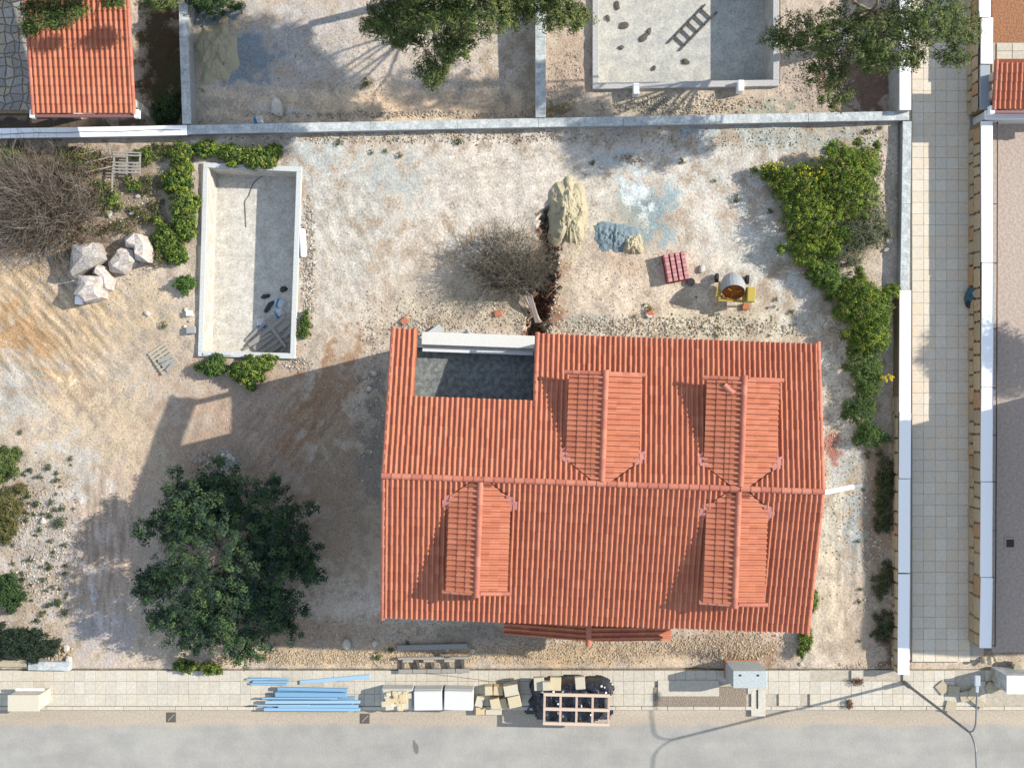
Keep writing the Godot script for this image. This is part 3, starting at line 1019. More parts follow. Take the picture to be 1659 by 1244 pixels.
func build_walls():
	var o: Node3D
	o = wall_thing("boundary_wall", "long low grey concrete wall dividing the plot from the plots behind it", [[303, 210], [450, 207], [600, 204], [740, 201], [872, 198.5], [1010, 196], [1160, 193], [1310, 190], [1474, 187]], 0.35, -1.0, 0.35, M.concrete, M.conc_top)
	o = wall_thing("boundary_wall", "white capped wall behind the dead brush, a cable laid along its top", [[-60, 216.5], [90, 214.5], [175, 213], [302, 210.5]], 0.38, -1.3, 0.42, M.concrete, M.white_cap)
	var cb := MB.new()
	var pts := []
	for j in 13: pts.append(P(-20 + j * 26, 217.5 - j * 0.65 + sin(j * 1.7) * 0.7, 0.435))
	cb.path(pts, 0.011, 5)
	part("cable", cb, M.black, o)
	wall_thing("boundary_wall", "narrow concrete wall with a cable running up to the small tiled pavilion yard", [[295, -60], [297, 60], [302, 201]], 0.34, -1.3, 0.36, M.concrete, M.conc_top)
	wall_thing("boundary_wall", "short pale concrete wall between the two sandy plots behind", [[875.5, -60], [875.5, 60], [876, 190]], 0.40, -1.0, 0.42, M.concrete, M.conc_top)
	# plot's own lane wall
	wall_thing("lane_wall", "bare grey concrete stretch of wall between the plot and the lane", [[1470.5, 196], [1468.5, 330], [1466, 470]], 0.34, -0.5, 0.35, M.concrete, M.conc_top)
	o = thing("lane_wall", "white capped stepped stone wall between the plot and the paved lane", "wall")
	var st := [[1467.5, 470, 1467, 668, 0.78], [1467.5, 668, 1467, 775, 0.72], [1466.5, 776, 1466, 928, 0.68], [1466, 930, 1464.5, 1093, 0.64]]
	for s in st:
		var a := P(s[0], s[1], s[4])
		var b := P(s[2], s[3], s[4])
		part("wall_body", beam_mb(a, b, 0.34, -0.5, s[4] - 0.06), M.mortar, o)
		part("coping", beam_mb(a, b, 0.44, s[4] - 0.061, s[4]), M.white_cap, o)
	stone_face(o, 14.705, P(0, 640, 0.6).z, P(0, 1090, 0.6).z, -0.15, 0.56, 71, 2)
	wall_thing("lane_wall", "bright white wall beside the lane under the overhanging pine", [[1467.5, -60], [1467.5, 100], [1467.5, 178]], 0.44, -1.0, 0.7, M.concrete, M.white_cap)
	# far side of the lane
	o = thing("courtyard_wall", "long white capped wall of irregular stone beside the gravel courtyard", "wall")
	var cs := [[1600, 196, 1600.5, 425], [1601.5, 426, 1600.5, 627], [1600.5, 628, 1599.5, 780], [1600, 781, 1599, 935], [1600, 936, 1598, 1050]]
	for s in cs:
		var a := P(s[0], s[1], 1.05)
		var b := P(s[2], s[3], 1.05)
		part("wall_body", beam_mb(a, b, 0.36, -0.4, 0.98), M.mortar, o)
		part("coping", beam_mb(a, b, 0.44, 0.979, 1.05), M.white_cap, o)
	stone_face(o, 17.65, P(0, 196, 1.0).z, P(0, 1050, 1.0).z, -0.05, 0.94, 91, 2)
	o = thing("courtyard_wall", "white capped wall between the lane and the red soil garden", "wall")
	for s in [[1597, -60, 1597, 27, 1.12], [1600.5, 28, 1599.5, 103, 1.05]]:
		var a := P(s[0], s[1], s[4])
		var b := P(s[2], s[3], s[4])
		part("wall_body", beam_mb(a, b, 0.36, -0.4, s[4] - 0.07), M.mortar, o)
		part("coping", beam_mb(a, b, 0.44, s[4] - 0.071, s[4]), M.white_cap, o)
	var gl := P(1597, 104, 0.98)
	part("coping", beam_mb(gl, P(1597, 177, 0.98), 0.38, 0.9, 0.98), M.shaded_cap, o)  # coping stretch in shade, the shade put into its colour
	part("wall_body", beam_mb(gl, P(1597, 177, 0.98), 0.36, -0.4, 0.9), M.mortar, o)
	stone_face(o, 17.59, P(0, -60, 1.0).z, P(0, 178, 1.0).z, -0.05, 0.9, 92, 2)
	var cw := thing("courtyard_wall", "short white wall closing the courtyard beside the red tiled shelter", "wall")
	part("wall_body", beam_mb(P(1597, 186, 1.05), P(1760, 183, 1.05), 0.30, -0.4, 0.98), M.white, cw)
	part("coping", beam_mb(P(1597, 186, 1.05), P(1760, 183, 1.05), 0.36, 0.979, 1.052), M.white_cap, cw)
	# rail on the courtyard side
	var rl := thing("railing", "thin dark metal rail along the courtyard side of the white wall", "railing")
	var mb := MB.new()
	mb.path([P(1617, 197, 1.12), P(1616.5, 420, 1.12), P(1615.5, 640, 1.12), P(1614, 900, 1.12), P(1613, 1048, 1.12)], 0.022, 6)
	part("rail", mb, M.dark_metal, rl)
	for y in [199, 330, 426, 532, 628, 705, 781, 860, 936, 1046]:
		var pb := MB.new()
		var t: float = 1616.8 - (y - 200) * 0.0035
		pb.tube(P(t, y, 1.12), P(t - 5, y, 1.12) - Vector3(0, 0.12, 0), 0.016, 0.016, 5)
		part("bracket", pb, M.dark_metal, rl)
	# courtyard floor, garden soil, terrace
	var cf := MB.new()
	var c0 := P(1608, 190, 0.2)
	cf.box(T(Vector3(c0.x + 5.2, 0.05, (c0.z + 10.3) * 0.5)), Vector3(10.4, 0.3, 10.3 - c0.z))
	tag(struct("courtyard_floor", cf, M.courtyard), "pinkish gravel floor of the neighbouring courtyard", "ground")
	cf = MB.new()
	cf.box(T(Vector3(c0.x + 5.2, 0.05, -15.2)), Vector3(10.4, 0.3, 4.2))
	tag(struct("garden_soil", cf, M.red_soil), "red brown garden soil beyond the lane wall", "ground")
	cf = MB.new()
	cf.box(T(Vector3(c0.x + 5.2, 0.06, -11.85)), Vector3(10.4, 0.32, 2.48))
	var ter := struct("garden_terrace", cf, M.bedding)
	var lr := RandomNumberGenerator.new(); lr.seed = 3
	for j in 8:
		for i in 2:
			var sb := MB.new()
			sb.box(T(Vector3.ZERO), Vector3(0.58, 0.04, 0.3), 0.006)
			part("paving_slab", sb, M.slabs[lr.randi() % M.slabs.size()], ter, Vector3(c0.x + 0.45 + j * 0.6, 0.24, -12.92 + i * 0.31))

func basin(called: String, label: String, q: Array, rim_h: float, y0: float, floor_y: float, wid: float, wmat: Material, fmat: Material) -> Node3D:
	# q: four survey corners of the rim's middle line (nw, ne, se, sw)
	var o := thing(called, label, "pool")
	var c := []
	for p in q: c.append(P(p[0], p[1], rim_h))
	for j in 4:
		var a: Vector3 = c[j]
		var b: Vector3 = c[(j + 1) % 4]
		var d := (b - a).normalized() * wid * 0.5
		if j % 2 == 0: part("basin_wall", beam_mb(a - d * 0.98, b + d * 0.98, wid, y0, rim_h), wmat, o)
		else: part("basin_wall", beam_mb(a + d, b - d, wid * 0.99, y0, rim_h - 0.004), wmat, o)
	for j in 4:
		var a: Vector3 = c[j]
		var b: Vector3 = c[(j + 1) % 4]
		var inw := (b - a).normalized().rotated(Vector3.UP, -PI / 2) * (wid * 0.5 + 0.008)
		var dd := (b - a).normalized() * wid * 0.5
		part("basin_lining", beam_mb(a + inw + dd, b + inw - dd, 0.02, floor_y, rim_h - 0.06, 0.0), fmat, o)
	var f := MB.new()
	var pl := PackedVector2Array()
	for p in c: pl.append(Vector2(p.x, p.z))
	f.prism(pl, floor_y - 0.2, floor_y)
	part("basin_floor", f, fmat, o)
	return o

func build_basins():
	var o := basin("swimming_pool", "unfinished narrow concrete swimming pool holding planks and cement bags", [[332.5, 267], [484, 274], [473.5, 577], [324, 573]], 0.16, -1.3, -1.02, 0.2, M.rim, M.pool_floor)
	var mb := MB.new()
	mb.box(T(P(352, 573.5, 0.185)), Vector3(1.1, 0.05, 0.1), 0.008)
	part("rim_batten", mb, M.rim, o)
	o = basin("swimming_pool", "wide bare concrete pool behind the boundary wall holding a timber ladder", [[965, -70], [1258, -70], [1258, 134], [965, 139]], -0.3, -2.1, -1.72, 0.24, M.rim2, M.pool_floor2)
	for p in [[1030, 146], [1199, 141]]:
		mb = MB.new()
		mb.box(T(P(p[0], p[1], -0.25)), Vector3(0.22, 0.5, 0.42), 0.015)
		part("skimmer", mb, M.white_cap, o)

func crazy_paving(o: Node, x0: float, x1: float, z0: float, z1: float, y: float, n: int, m: int, seed_: int):
	var lr := RandomNumberGenerator.new(); lr.seed = seed_
	var g := {}
	for i in n + 1:
		for j in m + 1:
			g[Vector2i(i, j)] = Vector2(lerpf(x0, x1, (i + (lr.randf_range(-0.34, 0.34) if i > 0 and i < n else 0.0)) / n), lerpf(z0, z1, (j + (lr.randf_range(-0.34, 0.34) if j > 0 and j < m else 0.0)) / m))
	for i in n:
		for j in m:
			var q := [g[Vector2i(i, j)], g[Vector2i(i + 1, j)], g[Vector2i(i + 1, j + 1)], g[Vector2i(i, j + 1)]]
			var cen := Vector2.ZERO
			for p in q: cen += p
			cen *= 0.25
			var pl := PackedVector2Array()
			for k in 4:
				var a: Vector2 = q[k]
				var b: Vector2 = q[(k + 1) % 4]
				pl.append(a + (cen - a).normalized() * 0.022)
				var md := (a + b) * 0.5
				pl.append(md + (cen - md).normalized() * lr.randf_range(0.012, 0.035))
			var mb := MB.new()
			mb.prism(pl, y - 0.06, y + lr.randf_range(-0.006, 0.006), 0.008)
			part("paving_stone", mb, M.patio[lr.randi() % M.patio.size()], o)

func tiled_shelter(called: String, label: String, x0: float, x1: float, z0: float, z1: float, y_eave: float, slope: float, seed_: int, indiv: int):
	# single-pitch tiled roof falling south, on walls
	var lr := RandomNumberGenerator.new(); lr.seed = seed_
	var o := thing(called, label, "outbuilding")
	var yt := y_eave + (z1 - z0) * slope
	var mb := MB.new()
	for cx in [x0 + 0.35, x1 - 0.6]:
		for cz in [z0 + 0.4, z1 - 0.7]:
			mb = MB.new()
			mb.box(T(Vector3(cx, (y_eave - 1.3) * 0.5, cz)), Vector3(0.28, y_eave + 1.1, 0.28), 0.01)
			part("column", mb, M.cream_wall, o)
	for cz in [z0 + 0.4, z1 - 0.7]:
		mb = MB.new()
		mb.box(T(Vector3((x0 + x1) * 0.5, y_eave - 0.16 + (z1 - cz) * slope - 0.1, cz)), Vector3(x1 - x0 - 0.3, 0.18, 0.16), 0.01)
		part("beam", mb, M.dark_wood, o)
	mb = MB.new()
	solid4(mb, [Vector3(x0, yt - 0.005, z0), Vector3(x1, yt - 0.005, z0), Vector3(x1, y_eave - 0.005, z1), Vector3(x0, y_eave - 0.005, z1)], 0.12)
	var rf := part("roof", mb, M.deck, o)
	var fa := atan(slope)
	var b := Basis(Vector3(1.12, 0, 0), Vector3(0, cos(fa), sin(fa)), Vector3(0, -sin(fa), cos(fa)))
	var xf := []
	var n := int((x1 - x0) / (TW * 1.12))
	var m := int((z1 - z0) / 0.32)
	for k in m:
		for j in n:
			var zz := z1 + 0.03 - k * 0.32 - 0.36
			xf.append(Transform3D(b, Vector3(x0 + 0.06 + (j + 0.5) * TW * 1.12, y_eave + (z1 - zz) * slope, zz)))
	lay_tiles(xf, indiv, "roof_tile", rf, lr)
	for x in [x0 + 0.03, x1 - 0.03]:
		cap_run(Vector3(x, yt, z0), Vector3(x, y_eave, z1 + 0.02), "verge_tile", rf, lr, Vector3.UP, 0.34, 0.7)
	mb = MB.new()
	mb.box(T(Vector3((x0 + x1) * 0.5, y_eave - 0.06, z1 + 0.12)), Vector3(x1 - x0, 0.10, 0.13), 0.02)
	part("gutter", mb, M.gutter, o)
	mb = MB.new()
	for x in [x0 - 0.03, x1 + 0.05]: mb.box(T(Vector3(x, y_eave - 0.1, z1 + 0.05)), Vector3(0.18, 0.22, 0.3), 0.015)
	part("eave_block", mb, M.white_cap, o)

func build_neighbours():
	var p0 := P(46, 0, 2.6)
	var p1 := P(213, 178, 2.6)
	tiled_shelter("garden_pavilion", "small tiled pavilion with clay roof above the crazy paved yard", p0.x, p1.x, -17.5, p1.z, 2.3, 0.16, 21, 240)
	var pb := MB.new()
	pb.box(T(Vector3(-20.5, -0.75, -14.4)), Vector3(6.3, 0.3, 7.6))
	var pt := struct("patio", pb, M.mortar)
	tag(pt, "grey crazy paving beside the small pavilion", "pavement")
	crazy_paving(pt, -22.2, -17.6, -18.0, -10.7, -0.57, 14, 22, 8)
	var q0 := P(1612, 97, 1.9)
	var q1 := P(1612, 174, 1.9)
	tiled_shelter("tiled_shelter", "red clay tiled shelter in the corner of the neighbouring garden", q0.x, q0.x + 3.6, q0.z, q1.z, 1.8, 0.12, 22, 110)
	# house on the next plot to the east: it shades the lane
	var hx := thing("neighbour_house", "pale rendered house with a shallow clay roof beyond the courtyard", "house", Vector3(27.6, 0, 3.7))
	var mb := MB.new()
	mb.box(T(Vector3(0, 2.8, 0)), Vector3(9.4, 5.8, 8.0), 0.02)
	part("wall_body", mb, M.cream_wall, hx)
	mb = MB.new()
	for s in [-1.0, 1.0]:
		solid4(mb, [Vector3(0, 6.6, -4.3), Vector3(s * 5.0, 5.9, -4.3), Vector3(s * 5.0, 5.9, 4.3), Vector3(0, 6.6, 4.3)], 0.16)
	part("roof", mb, tile_tones[0], hx)
	for z in [-2.4, 0.0, 2.4]:
		mb = MB.new()
		mb.box(T(Vector3(-4.72, 4.2, z)), Vector3(0.08, 1.2, 1.0), 0.01)
		var wf := part("window", mb, M.white_cap, hx)
		mb = MB.new()
		mb.box(T(Vector3(-4.765, 4.2, z)), Vector3(0.02, 1.05, 0.86))
		part("pane", mb, M.dark_glass, wf)

# ---------------------------------------------------------------- plants
func rdir(lr: RandomNumberGenerator) -> Vector3:
	var z := lr.randf_range(-1, 1)
	var a := lr.randf() * TAU
	var r := sqrt(1.0 - z * z)
	return Vector3(r * cos(a), z, r * sin(a))

# foliage: blobs = [[centre, radii], ...]; clumps of leaf blades through the outer part of each blob
func foliage(blobs: Array, clumps: int, per: int, ll: float, lw: float, cr: float, cols: Array, seed_: int, inner := 0.55, flat := 0.5) -> ArrayMesh:
	var lr := RandomNumberGenerator.new(); lr.seed = seed_
	var v := PackedVector3Array()
	var n := PackedVector3Array()
	var c := PackedColorArray()
	var ix := PackedInt32Array()
	var tot := 0.0
	var acc := []
	for b in blobs:
		tot += b[1].x * b[1].z + b[1].x * b[1].y
		acc.append(tot)
	for q in clumps:
		var pick := lr.randf() * tot
		var bi := 0
		while acc[bi] < pick: bi += 1
		var d := rdir(lr)
		if d.y < 0.0 and lr.randf() < 0.6: d.y = -d.y
		var rr := lerpf(inner, 1.0, sqrt(lr.randf())) * lr.randf_range(0.85, 1.08)
		var cen: Vector3 = blobs[bi][0] + d * blobs[bi][1] * rr
		var tone: Color = cols[lr.randi() % cols.size()]
		tone = tone * lr.randf_range(0.75, 1.25)
		for k in per:
			var o := rdir(lr)
			var out := (d * 0.7 + o * 0.8 + Vector3(0, flat, 0)).normalized()
			var p := cen + o * cr * lr.randf_range(0.25, 1.0)
			var ax := out.cross(rdir(lr)).normalized()
			ax = (ax + o * 0.5).normalized()
			var bx := out.cross(ax).normalized()
			var nn := ax.cross(bx).normalized()
			if nn.y < 0.0: nn = -nn
			var l := ll * lr.randf_range(0.6, 1.2) * 0.5
			var w := lw * lr.randf_range(0.7, 1.2) * 0.5
			var i0 := v.size()
			v.append_array(PackedVector3Array([p - ax * l, p + bx * w + ax * l * 0.15, p + ax * l - nn * l * 0.25, p - bx * w + ax * l * 0.15]))
			n.append_array(PackedVector3Array([nn, nn, nn, nn]))
			var cc := tone * lr.randf_range(0.85, 1.15)
			c.append_array(PackedColorArray([cc, cc, cc, cc]))
			if (v[i0 + 2] - v[i0]).cross(v[i0 + 1] - v[i0]).dot(nn) > 0.0:
				ix.append_array(PackedInt32Array([i0, i0 + 1, i0 + 2, i0, i0 + 2, i0 + 3]))
			else:
				ix.append_array(PackedInt32Array([i0, i0 + 2, i0 + 1, i0, i0 + 3, i0 + 2]))
	var am := ArrayMesh.new()
	var ar := []
	ar.resize(Mesh.ARRAY_MAX)
	ar[Mesh.ARRAY_VERTEX] = v; ar[Mesh.ARRAY_NORMAL] = n; ar[Mesh.ARRAY_COLOR] = c; ar[Mesh.ARRAY_INDEX] = ix
	am.add_surface_from_arrays(Mesh.PRIMITIVE_TRIANGLES, ar)
	am.surface_set_material(0, M.leaf)
	return am

# bare branches growing from a base through an ellipsoid
func twigs(base: Vector3, cen: Vector3, rad: Vector3, stems: int, subs: int, r0: float, cols: Array, seed_: int) -> MB:
	var lr := RandomNumberGenerator.new(); lr.seed = seed_
	var mb := MB.new()
	for s in stems:
		var d := rdir(lr); d.y = absf(d.y) * 0.9 - 0.05
		var tip := cen + d * rad * lr.randf_range(0.75, 1.05)
		mb.col = cols[lr.randi() % cols.size()] * lr.randf_range(0.75, 1.2)
		var p := base + Vector3(lr.randf_range(-1, 1) * rad.x * 0.12, 0, lr.randf_range(-1, 1) * rad.z * 0.12)
		var pts := [p]
		for k in range(1, 6):
			var t := k / 5.0
			pts.append(p.lerp(tip, t) + Vector3(0, rad.y * 0.35 * sin(t * PI), 0) + rdir(lr) * rad.x * 0.06)
		for k in 5: mb.tube(pts[k], pts[k + 1], lerpf(r0, r0 * 0.3, k / 5.0), lerpf(r0, r0 * 0.3, (k + 1) / 5.0), 3, false)
		for q in subs:
			var k2 := lr.randi_range(1, 4)
			var a: Vector3 = pts[k2].lerp(pts[k2 + 1], lr.randf())
			mb.col = cols[lr.randi() % cols.size()] * lr.randf_range(0.7, 1.25)
			var dd := (rdir(lr) + (tip - base).normalized() * 0.6 + Vector3(0, 0.3, 0)).normalized()
			var L := rad.x * lr.randf_range(0.12, 0.34)
			var b := a + dd * L
			var e := b + (dd + rdir(lr) * 0.6).normalized() * L * 0.7
			mb.tube(a, b, r0 * 0.35, r0 * 0.25, 3, false)
			mb.tube(b, e, r0 * 0.25, r0 * 0.15, 3, false)
			var e2 := b + (dd + rdir(lr) * 0.9).normalized() * L * 0.6
			mb.tube(b, e2, r0 * 0.22, r0 * 0.14, 3, false)
	return mb

func limb_tree(o: Node3D, base: Vector3, fork: Vector3, tips: Array, r: float, m: Material):
	var mb := MB.new()
	mb.tube(base - Vector3(0, 0.3, 0), base.lerp(fork, 0.5), r * 1.25, r, 9)
	mb.tube(base.lerp(fork, 0.5), fork, r, r * 0.8, 9)
	part("trunk", mb, m, o)
	mb = MB.new()
	var lr := RandomNumberGenerator.new(); lr.seed = int(absf(base.x * 100))
	for t in tips:
		var p: Vector3 = fork
		for k in range(1, 5):
			var q: Vector3 = fork.lerp(t, k / 4.0) + rdir(lr) * 0.12 + Vector3(0, 0.12 * sin(k / 4.0 * PI), 0)
			mb.tube(p, q, r * lerpf(0.36, 0.08, (k - 1) / 4.0), r * lerpf(0.36, 0.08, k / 4.0), 5, false)
			if k > 1:
				for z in 3:
					mb.tube(q, q + (rdir(lr) + (t - fork).normalized()).normalized() * lr.randf_range(0.3, 0.7), r * 0.12, r * 0.05, 4, false)
			p = q
	part("branches", mb, m, o)

func bush(called: String, label: String, category: String, spots: Array, clumps: int, per: int, ll: float, lw: float, cr: float, cols: Array, seed_: int, stem := true, group := ""):
	# spots: [survey x, survey y, half width, half depth, height]
	var blobs := []
	var g0 := on_ground(spots[0][0], spots[0][1])
	for s in spots:
		var g := on_ground(s[0], s[1])
		var c := P(s[0], s[1], s[4] * 0.5)
		blobs.append([Vector3(c.x, g.y + s[4] * 0.42, c.z) - g0, Vector3(s[2] / 42.0, s[4] * 0.58, s[3] / 42.0)])
	var jr := RandomNumberGenerator.new(); jr.seed = seed_ + 1000
	for k in blobs.size():
		var bb: Array = blobs[k]
		bb[1] *= 0.95
		for q in 5:
			var an := jr.randf() * TAU
			var rr := jr.randf_range(0.6, 1.25)
			blobs.append([bb[0] + Vector3(cos(an) * bb[1].x * rr, jr.randf_range(-0.35, 0.25) * bb[1].y, sin(an) * bb[1].z * rr), bb[1] * Vector3(jr.randf_range(0.2, 0.42), jr.randf_range(0.35, 0.6), jr.randf_range(0.2, 0.42))])
	var o := thing(called, label, category, g0, 0.0, group)
	part("foliage", foliage(blobs, int(clumps * 1.75), per, ll * 1.05, lw * 1.15, cr, cols, seed_, 0.35), null, o)
	if stem:
		var mb := MB.new()
		var lr := RandomNumberGenerator.new(); lr.seed = seed_
		for b in blobs:
			var foot := Vector3(b[0].x, b[0].y - b[1].y * 0.9, b[0].z)
			for k in 4:
				mb.tube(foot + Vector3(lr.randf_range(-0.08, 0.08), -0.1, lr.randf_range(-0.08, 0.08)), b[0] + rdir(lr) * b[1] * 0.6, 0.02, 0.008, 4, false)
		part("stem", mb, M.bark, o)

func build_plants():
	var ivy := [lin(112, 138, 42), lin(136, 152, 54), lin(78, 108, 36), lin(140, 150, 64), lin(56, 88, 34), lin(100, 112, 50), lin(64, 90, 40)]
	var broom := [lin(128, 154, 38), lin(104, 132, 34), lin(78, 110, 32), lin(150, 164, 52), lin(66, 96, 34), lin(132, 136, 64)]
	var dark := [lin(58, 84, 40), lin(74, 100, 46), lin(46, 70, 36)]
	var sage := [lin(112, 118, 88), lin(130, 132, 104), lin(96, 106, 72), lin(84, 98, 60)]
	var carob := [lin(52, 80, 56), lin(62, 90, 58), lin(42, 66, 48), lin(76, 103, 62), lin(46, 72, 54), lin(88, 112, 64)]
	var pine := [lin(106, 124, 58), lin(122, 136, 70), lin(84, 104, 46), lin(130, 134, 84), lin(68, 90, 40)]
	var dead := [lin(150, 138, 126), lin(170, 160, 150), lin(120, 106, 92), lin(196, 188, 178)]
	# big carob beside the drive
	var c := P(356, 917, 2.2)
	var o := thing("carob_tree", "large rounded dark green carob tree on the drive west of the house", "tree", Vector3(c.x, 0, c.z))
	var blobs := [[Vector3(0.2, 2.5, -0.5), Vector3(2.3, 1.6, 2.2)], [Vector3(-1.5, 1.8, 1.2), Vector3(1.7, 1.2, 1.5)], [Vector3(1.55, 1.9, 0.5), Vector3(1.6, 1.2, 1.9)], [Vector3(0.0, 1.5, 2.0), Vector3(2.2, 1.1, 1.5)], [Vector3(-0.9, 2.0, -1.9), Vector3(1.5, 1.1, 1.2)], [Vector3(1.1, 2.0, -2.2), Vector3(1.5, 1.0, 1.1)], [Vector3(-1.7, 1.3, 2.6), Vector3(0.9, 0.7, 0.8)], [Vector3(0.9, 1.0, 3.1), Vector3(0.8, 0.6, 0.7)], [Vector3(-2.6, 1.6, 0.9), Vector3(0.9, 0.6, 0.5)], [Vector3(-1.4, 0.9, 3.4), Vector3(0.4, 0.4, 0.35)], [Vector3(2.6, 1.5, -0.4), Vector3(0.7, 0.6, 1.2)]]
	var cr := RandomNumberGenerator.new(); cr.seed = 77
	for k in 30:
		var an := cr.randf() * TAU
		var r1 := cr.randf_range(3.0, 3.9)
		var y1 := cr.randf_range(0.9, 2.0)
		for q in 4:
			var rq := lerpf(1.9, r1, q / 3.0)
			var rb := lerpf(0.55, 0.24, q / 3.0)
			blobs.append([Vector3(cos(an) * rq * 0.94, y1 + 0.5 * (1.0 - q / 3.0), -0.05 + sin(an) * rq * 1.04), Vector3(rb, rb * 0.75, rb)])
	for k in 14:
		var an := cr.randf() * TAU
		var rr := cr.randf_range(2.5, 3.5)
		blobs.append([Vector3(cos(an) * rr, cr.randf_range(0.9, 2.2), -0.05 + sin(an) * rr * 1.1), Vector3(cr.randf_range(0.3, 0.6), cr.randf_range(0.25, 0.45), cr.randf_range(0.3, 0.6))])
	part("crown", foliage(blobs, 3000, 30, 0.12, 0.05, 0.2, carob, 51, 0.45, 0.7), null, o)
	limb_tree(o, Vector3.ZERO, Vector3(0.1, 1.2, 0.0), [Vector3(1.8, 2.4, -1.5), Vector3(-1.8, 2.2, 0.8), Vector3(0.2, 3.3, -0.6), Vector3(1.5, 2.0, 1.4), Vector3(-0.8, 2.0, 2.2), Vector3(-1.2, 2.4, -1.8)], 0.17, M.bark)
	# pines on the neighbouring plots
	pine_tree("aleppo pine leaning over the lane with sparse olive green tufts", [[1300, 55, 60, 40, 4.2], [1365, 50, 62, 55, 5.2], [1440, 60, 66, 60, 5.8], [1500, 28, 64, 50, 6.2], [1550, 45, 45, 45, 5.6], [1340, 110, 44, 44, 4.4], [1350, 155, 36, 26, 3.6], [1420, 95, 36, 30, 4.6], [1265, 62, 44, 18, 4.0], [1545, 95, 34, 20, 5.0], [1480, 92, 26, 22, 4.6], [1440, -50, 130, 50, 6.5], [1290, -55, 80, 45, 6.0], [1190, -80, 90, 50, 6.2]], [1405, 25], 5.0, 900, pine, 61)
	pine_tree("bushy olive green pine overhanging the sandy plot behind the wall", [[640, 28, 58, 44, 5.0], [700, 10, 70, 50, 6.0], [770, 20, 70, 45, 6.0], [735, 70, 40, 34, 5.0], [702, 112, 32, 32, 4.2], [610, 40, 30, 22, 4.4], [660, 62, 34, 24, 4.4], [720, -50, 150, 60, 6.8], [800, -125, 110, 60, 6.2], [700, -130, 100, 60, 6.2], [760, -85, 90, 50, 6.4], [650, -80, 90, 50, 6.0], [840, -170, 120, 60, 6.2]], [700, -60], 4.6, 2000, pine, 62)
	pine_tree("wide green pine overhanging the head of the short pale wall", [[835, 15, 44, 34, 5.0], [900, 18, 46, 34, 5.0], [935, 30, 32, 24, 4.6], [870, -40, 100, 50, 6.0], [900, -115, 110, 60, 6.2], [960, -70, 70, 50, 6.0]], [880, -50], 4.6, 760, pine, 63)
	pine_tree("green pine spraying over the pavilion roof", [[70, 25, 46, 28, 4.6], [110, 12, 40, 26, 4.8], [45, 48, 18, 14, 4.4], [185, 2, 24, 12, 4.8], [100, -40, 110, 44, 5.5], [260, 0, 36, 16, 4.6]], [110, -80], 4.0, 420, pine, 64)
	pine_tree("tall pine standing beyond the courtyard", [[1985, 480, 70, 60, 4.6], [1940, 500, 60, 50, 3.8], [2020, 520, 70, 60, 4.2]], [1975, 500], 4.0, 500, pine, 67)
	bush("shrub", "dark shrub hanging over the head of the pavilion yard wall", "shrub", [[335, 2, 38, 16, 1.6], [310, -8, 24, 12, 1.8]], 150, 14, 0.09, 0.05, 0.13, dark, 66)
	bush("shrub", "round dark green shrub in the shaded yard by the pavilion", "shrub", [[255, 168, 27, 24, 0.9]], 110, 14, 0.08, 0.05, 0.11, dark, 65)
	# big flowering shrubs along the lane wall
	bush("broom_shrub", "big dense green shrub with yellow flowers spilling across the plot", "shrub", [[1365, 280, 58, 46, 1.7], [1300, 300, 56, 38, 1.4], [1320, 350, 60, 50, 1.6], [1385, 320, 46, 44, 1.6], [1250, 278, 28, 16, 0.8], [1310, 400, 40, 28, 1.2], [1402, 262, 26, 30, 1.3]], 2900, 14, 0.075, 0.032, 0.12, broom, 71)
	var fl := thing("flower_cluster", "yellow blossom on the pointed tip of the big green shrub", "flowers", on_ground(1250, 276))
	part("blossom", foliage([[Vector3(0, 0.75, 0), Vector3(0.55, 0.12, 0.22)], [Vector3(1.3, 1.25, 0.3), Vector3(0.7, 0.12, 0.3)]], 40, 6, 0.05, 0.05, 0.05, [lin(236, 216, 30), lin(220, 200, 40)], 72), null, fl)
	bush("grey_shrub", "grey green wispy shrub beside the big flowering shrub", "shrub", [[1395, 370, 42, 42, 1.4], [1415, 350, 26, 34, 1.2], [1370, 410, 40, 26, 1.0]], 620, 16, 0.07, 0.022, 0.14, sage, 73)
	bush("broom_shrub", "small light green shrub between the grey one and the round one", "shrub", [[1337, 440, 28, 24, 1.0], [1352, 462, 22, 18, 0.9]], 330, 14, 0.07, 0.03, 0.11, [lin(112, 140, 52), lin(92, 120, 48), lin(76, 104, 44)], 74)
	bush("broom_shrub", "round bright green shrub close against the lane wall", "shrub", [[1405, 500, 46, 40, 1.5], [1410, 545, 36, 34, 1.3], [1395, 470, 30, 26, 1.2]], 1300, 14, 0.075, 0.032, 0.12, broom, 75)
	bush("broom_shrub", "loose green shrub with one bright yellow flower head", "shrub", [[1400, 590, 32, 26, 1.0], [1408, 625, 26, 24, 0.9]], 420, 14, 0.07, 0.028, 0.12, [lin(96, 124, 50), lin(80, 104, 44), lin(112, 134, 70)], 76)
	fl = thing("flower_cluster", "bright yellow flower head among the loose green shrub", "flowers", on_ground(1424, 612))
	part("blossom", foliage([[Vector3(0, 0.9, 0), Vector3(0.24, 0.12, 0.18)]], 26, 7, 0.05, 0.05, 0.05, [lin(240, 214, 20)], 77), null, fl)
	bush("broom_shrub", "low dark green shrub at the shaded foot of the wall", "shrub", [[1398, 665, 24, 30, 0.8], [1410, 705, 26, 20, 0.7]], 380, 14, 0.07, 0.03, 0.11, [lin(78, 108, 46), lin(64, 92, 40), lin(92, 120, 54)], 78)
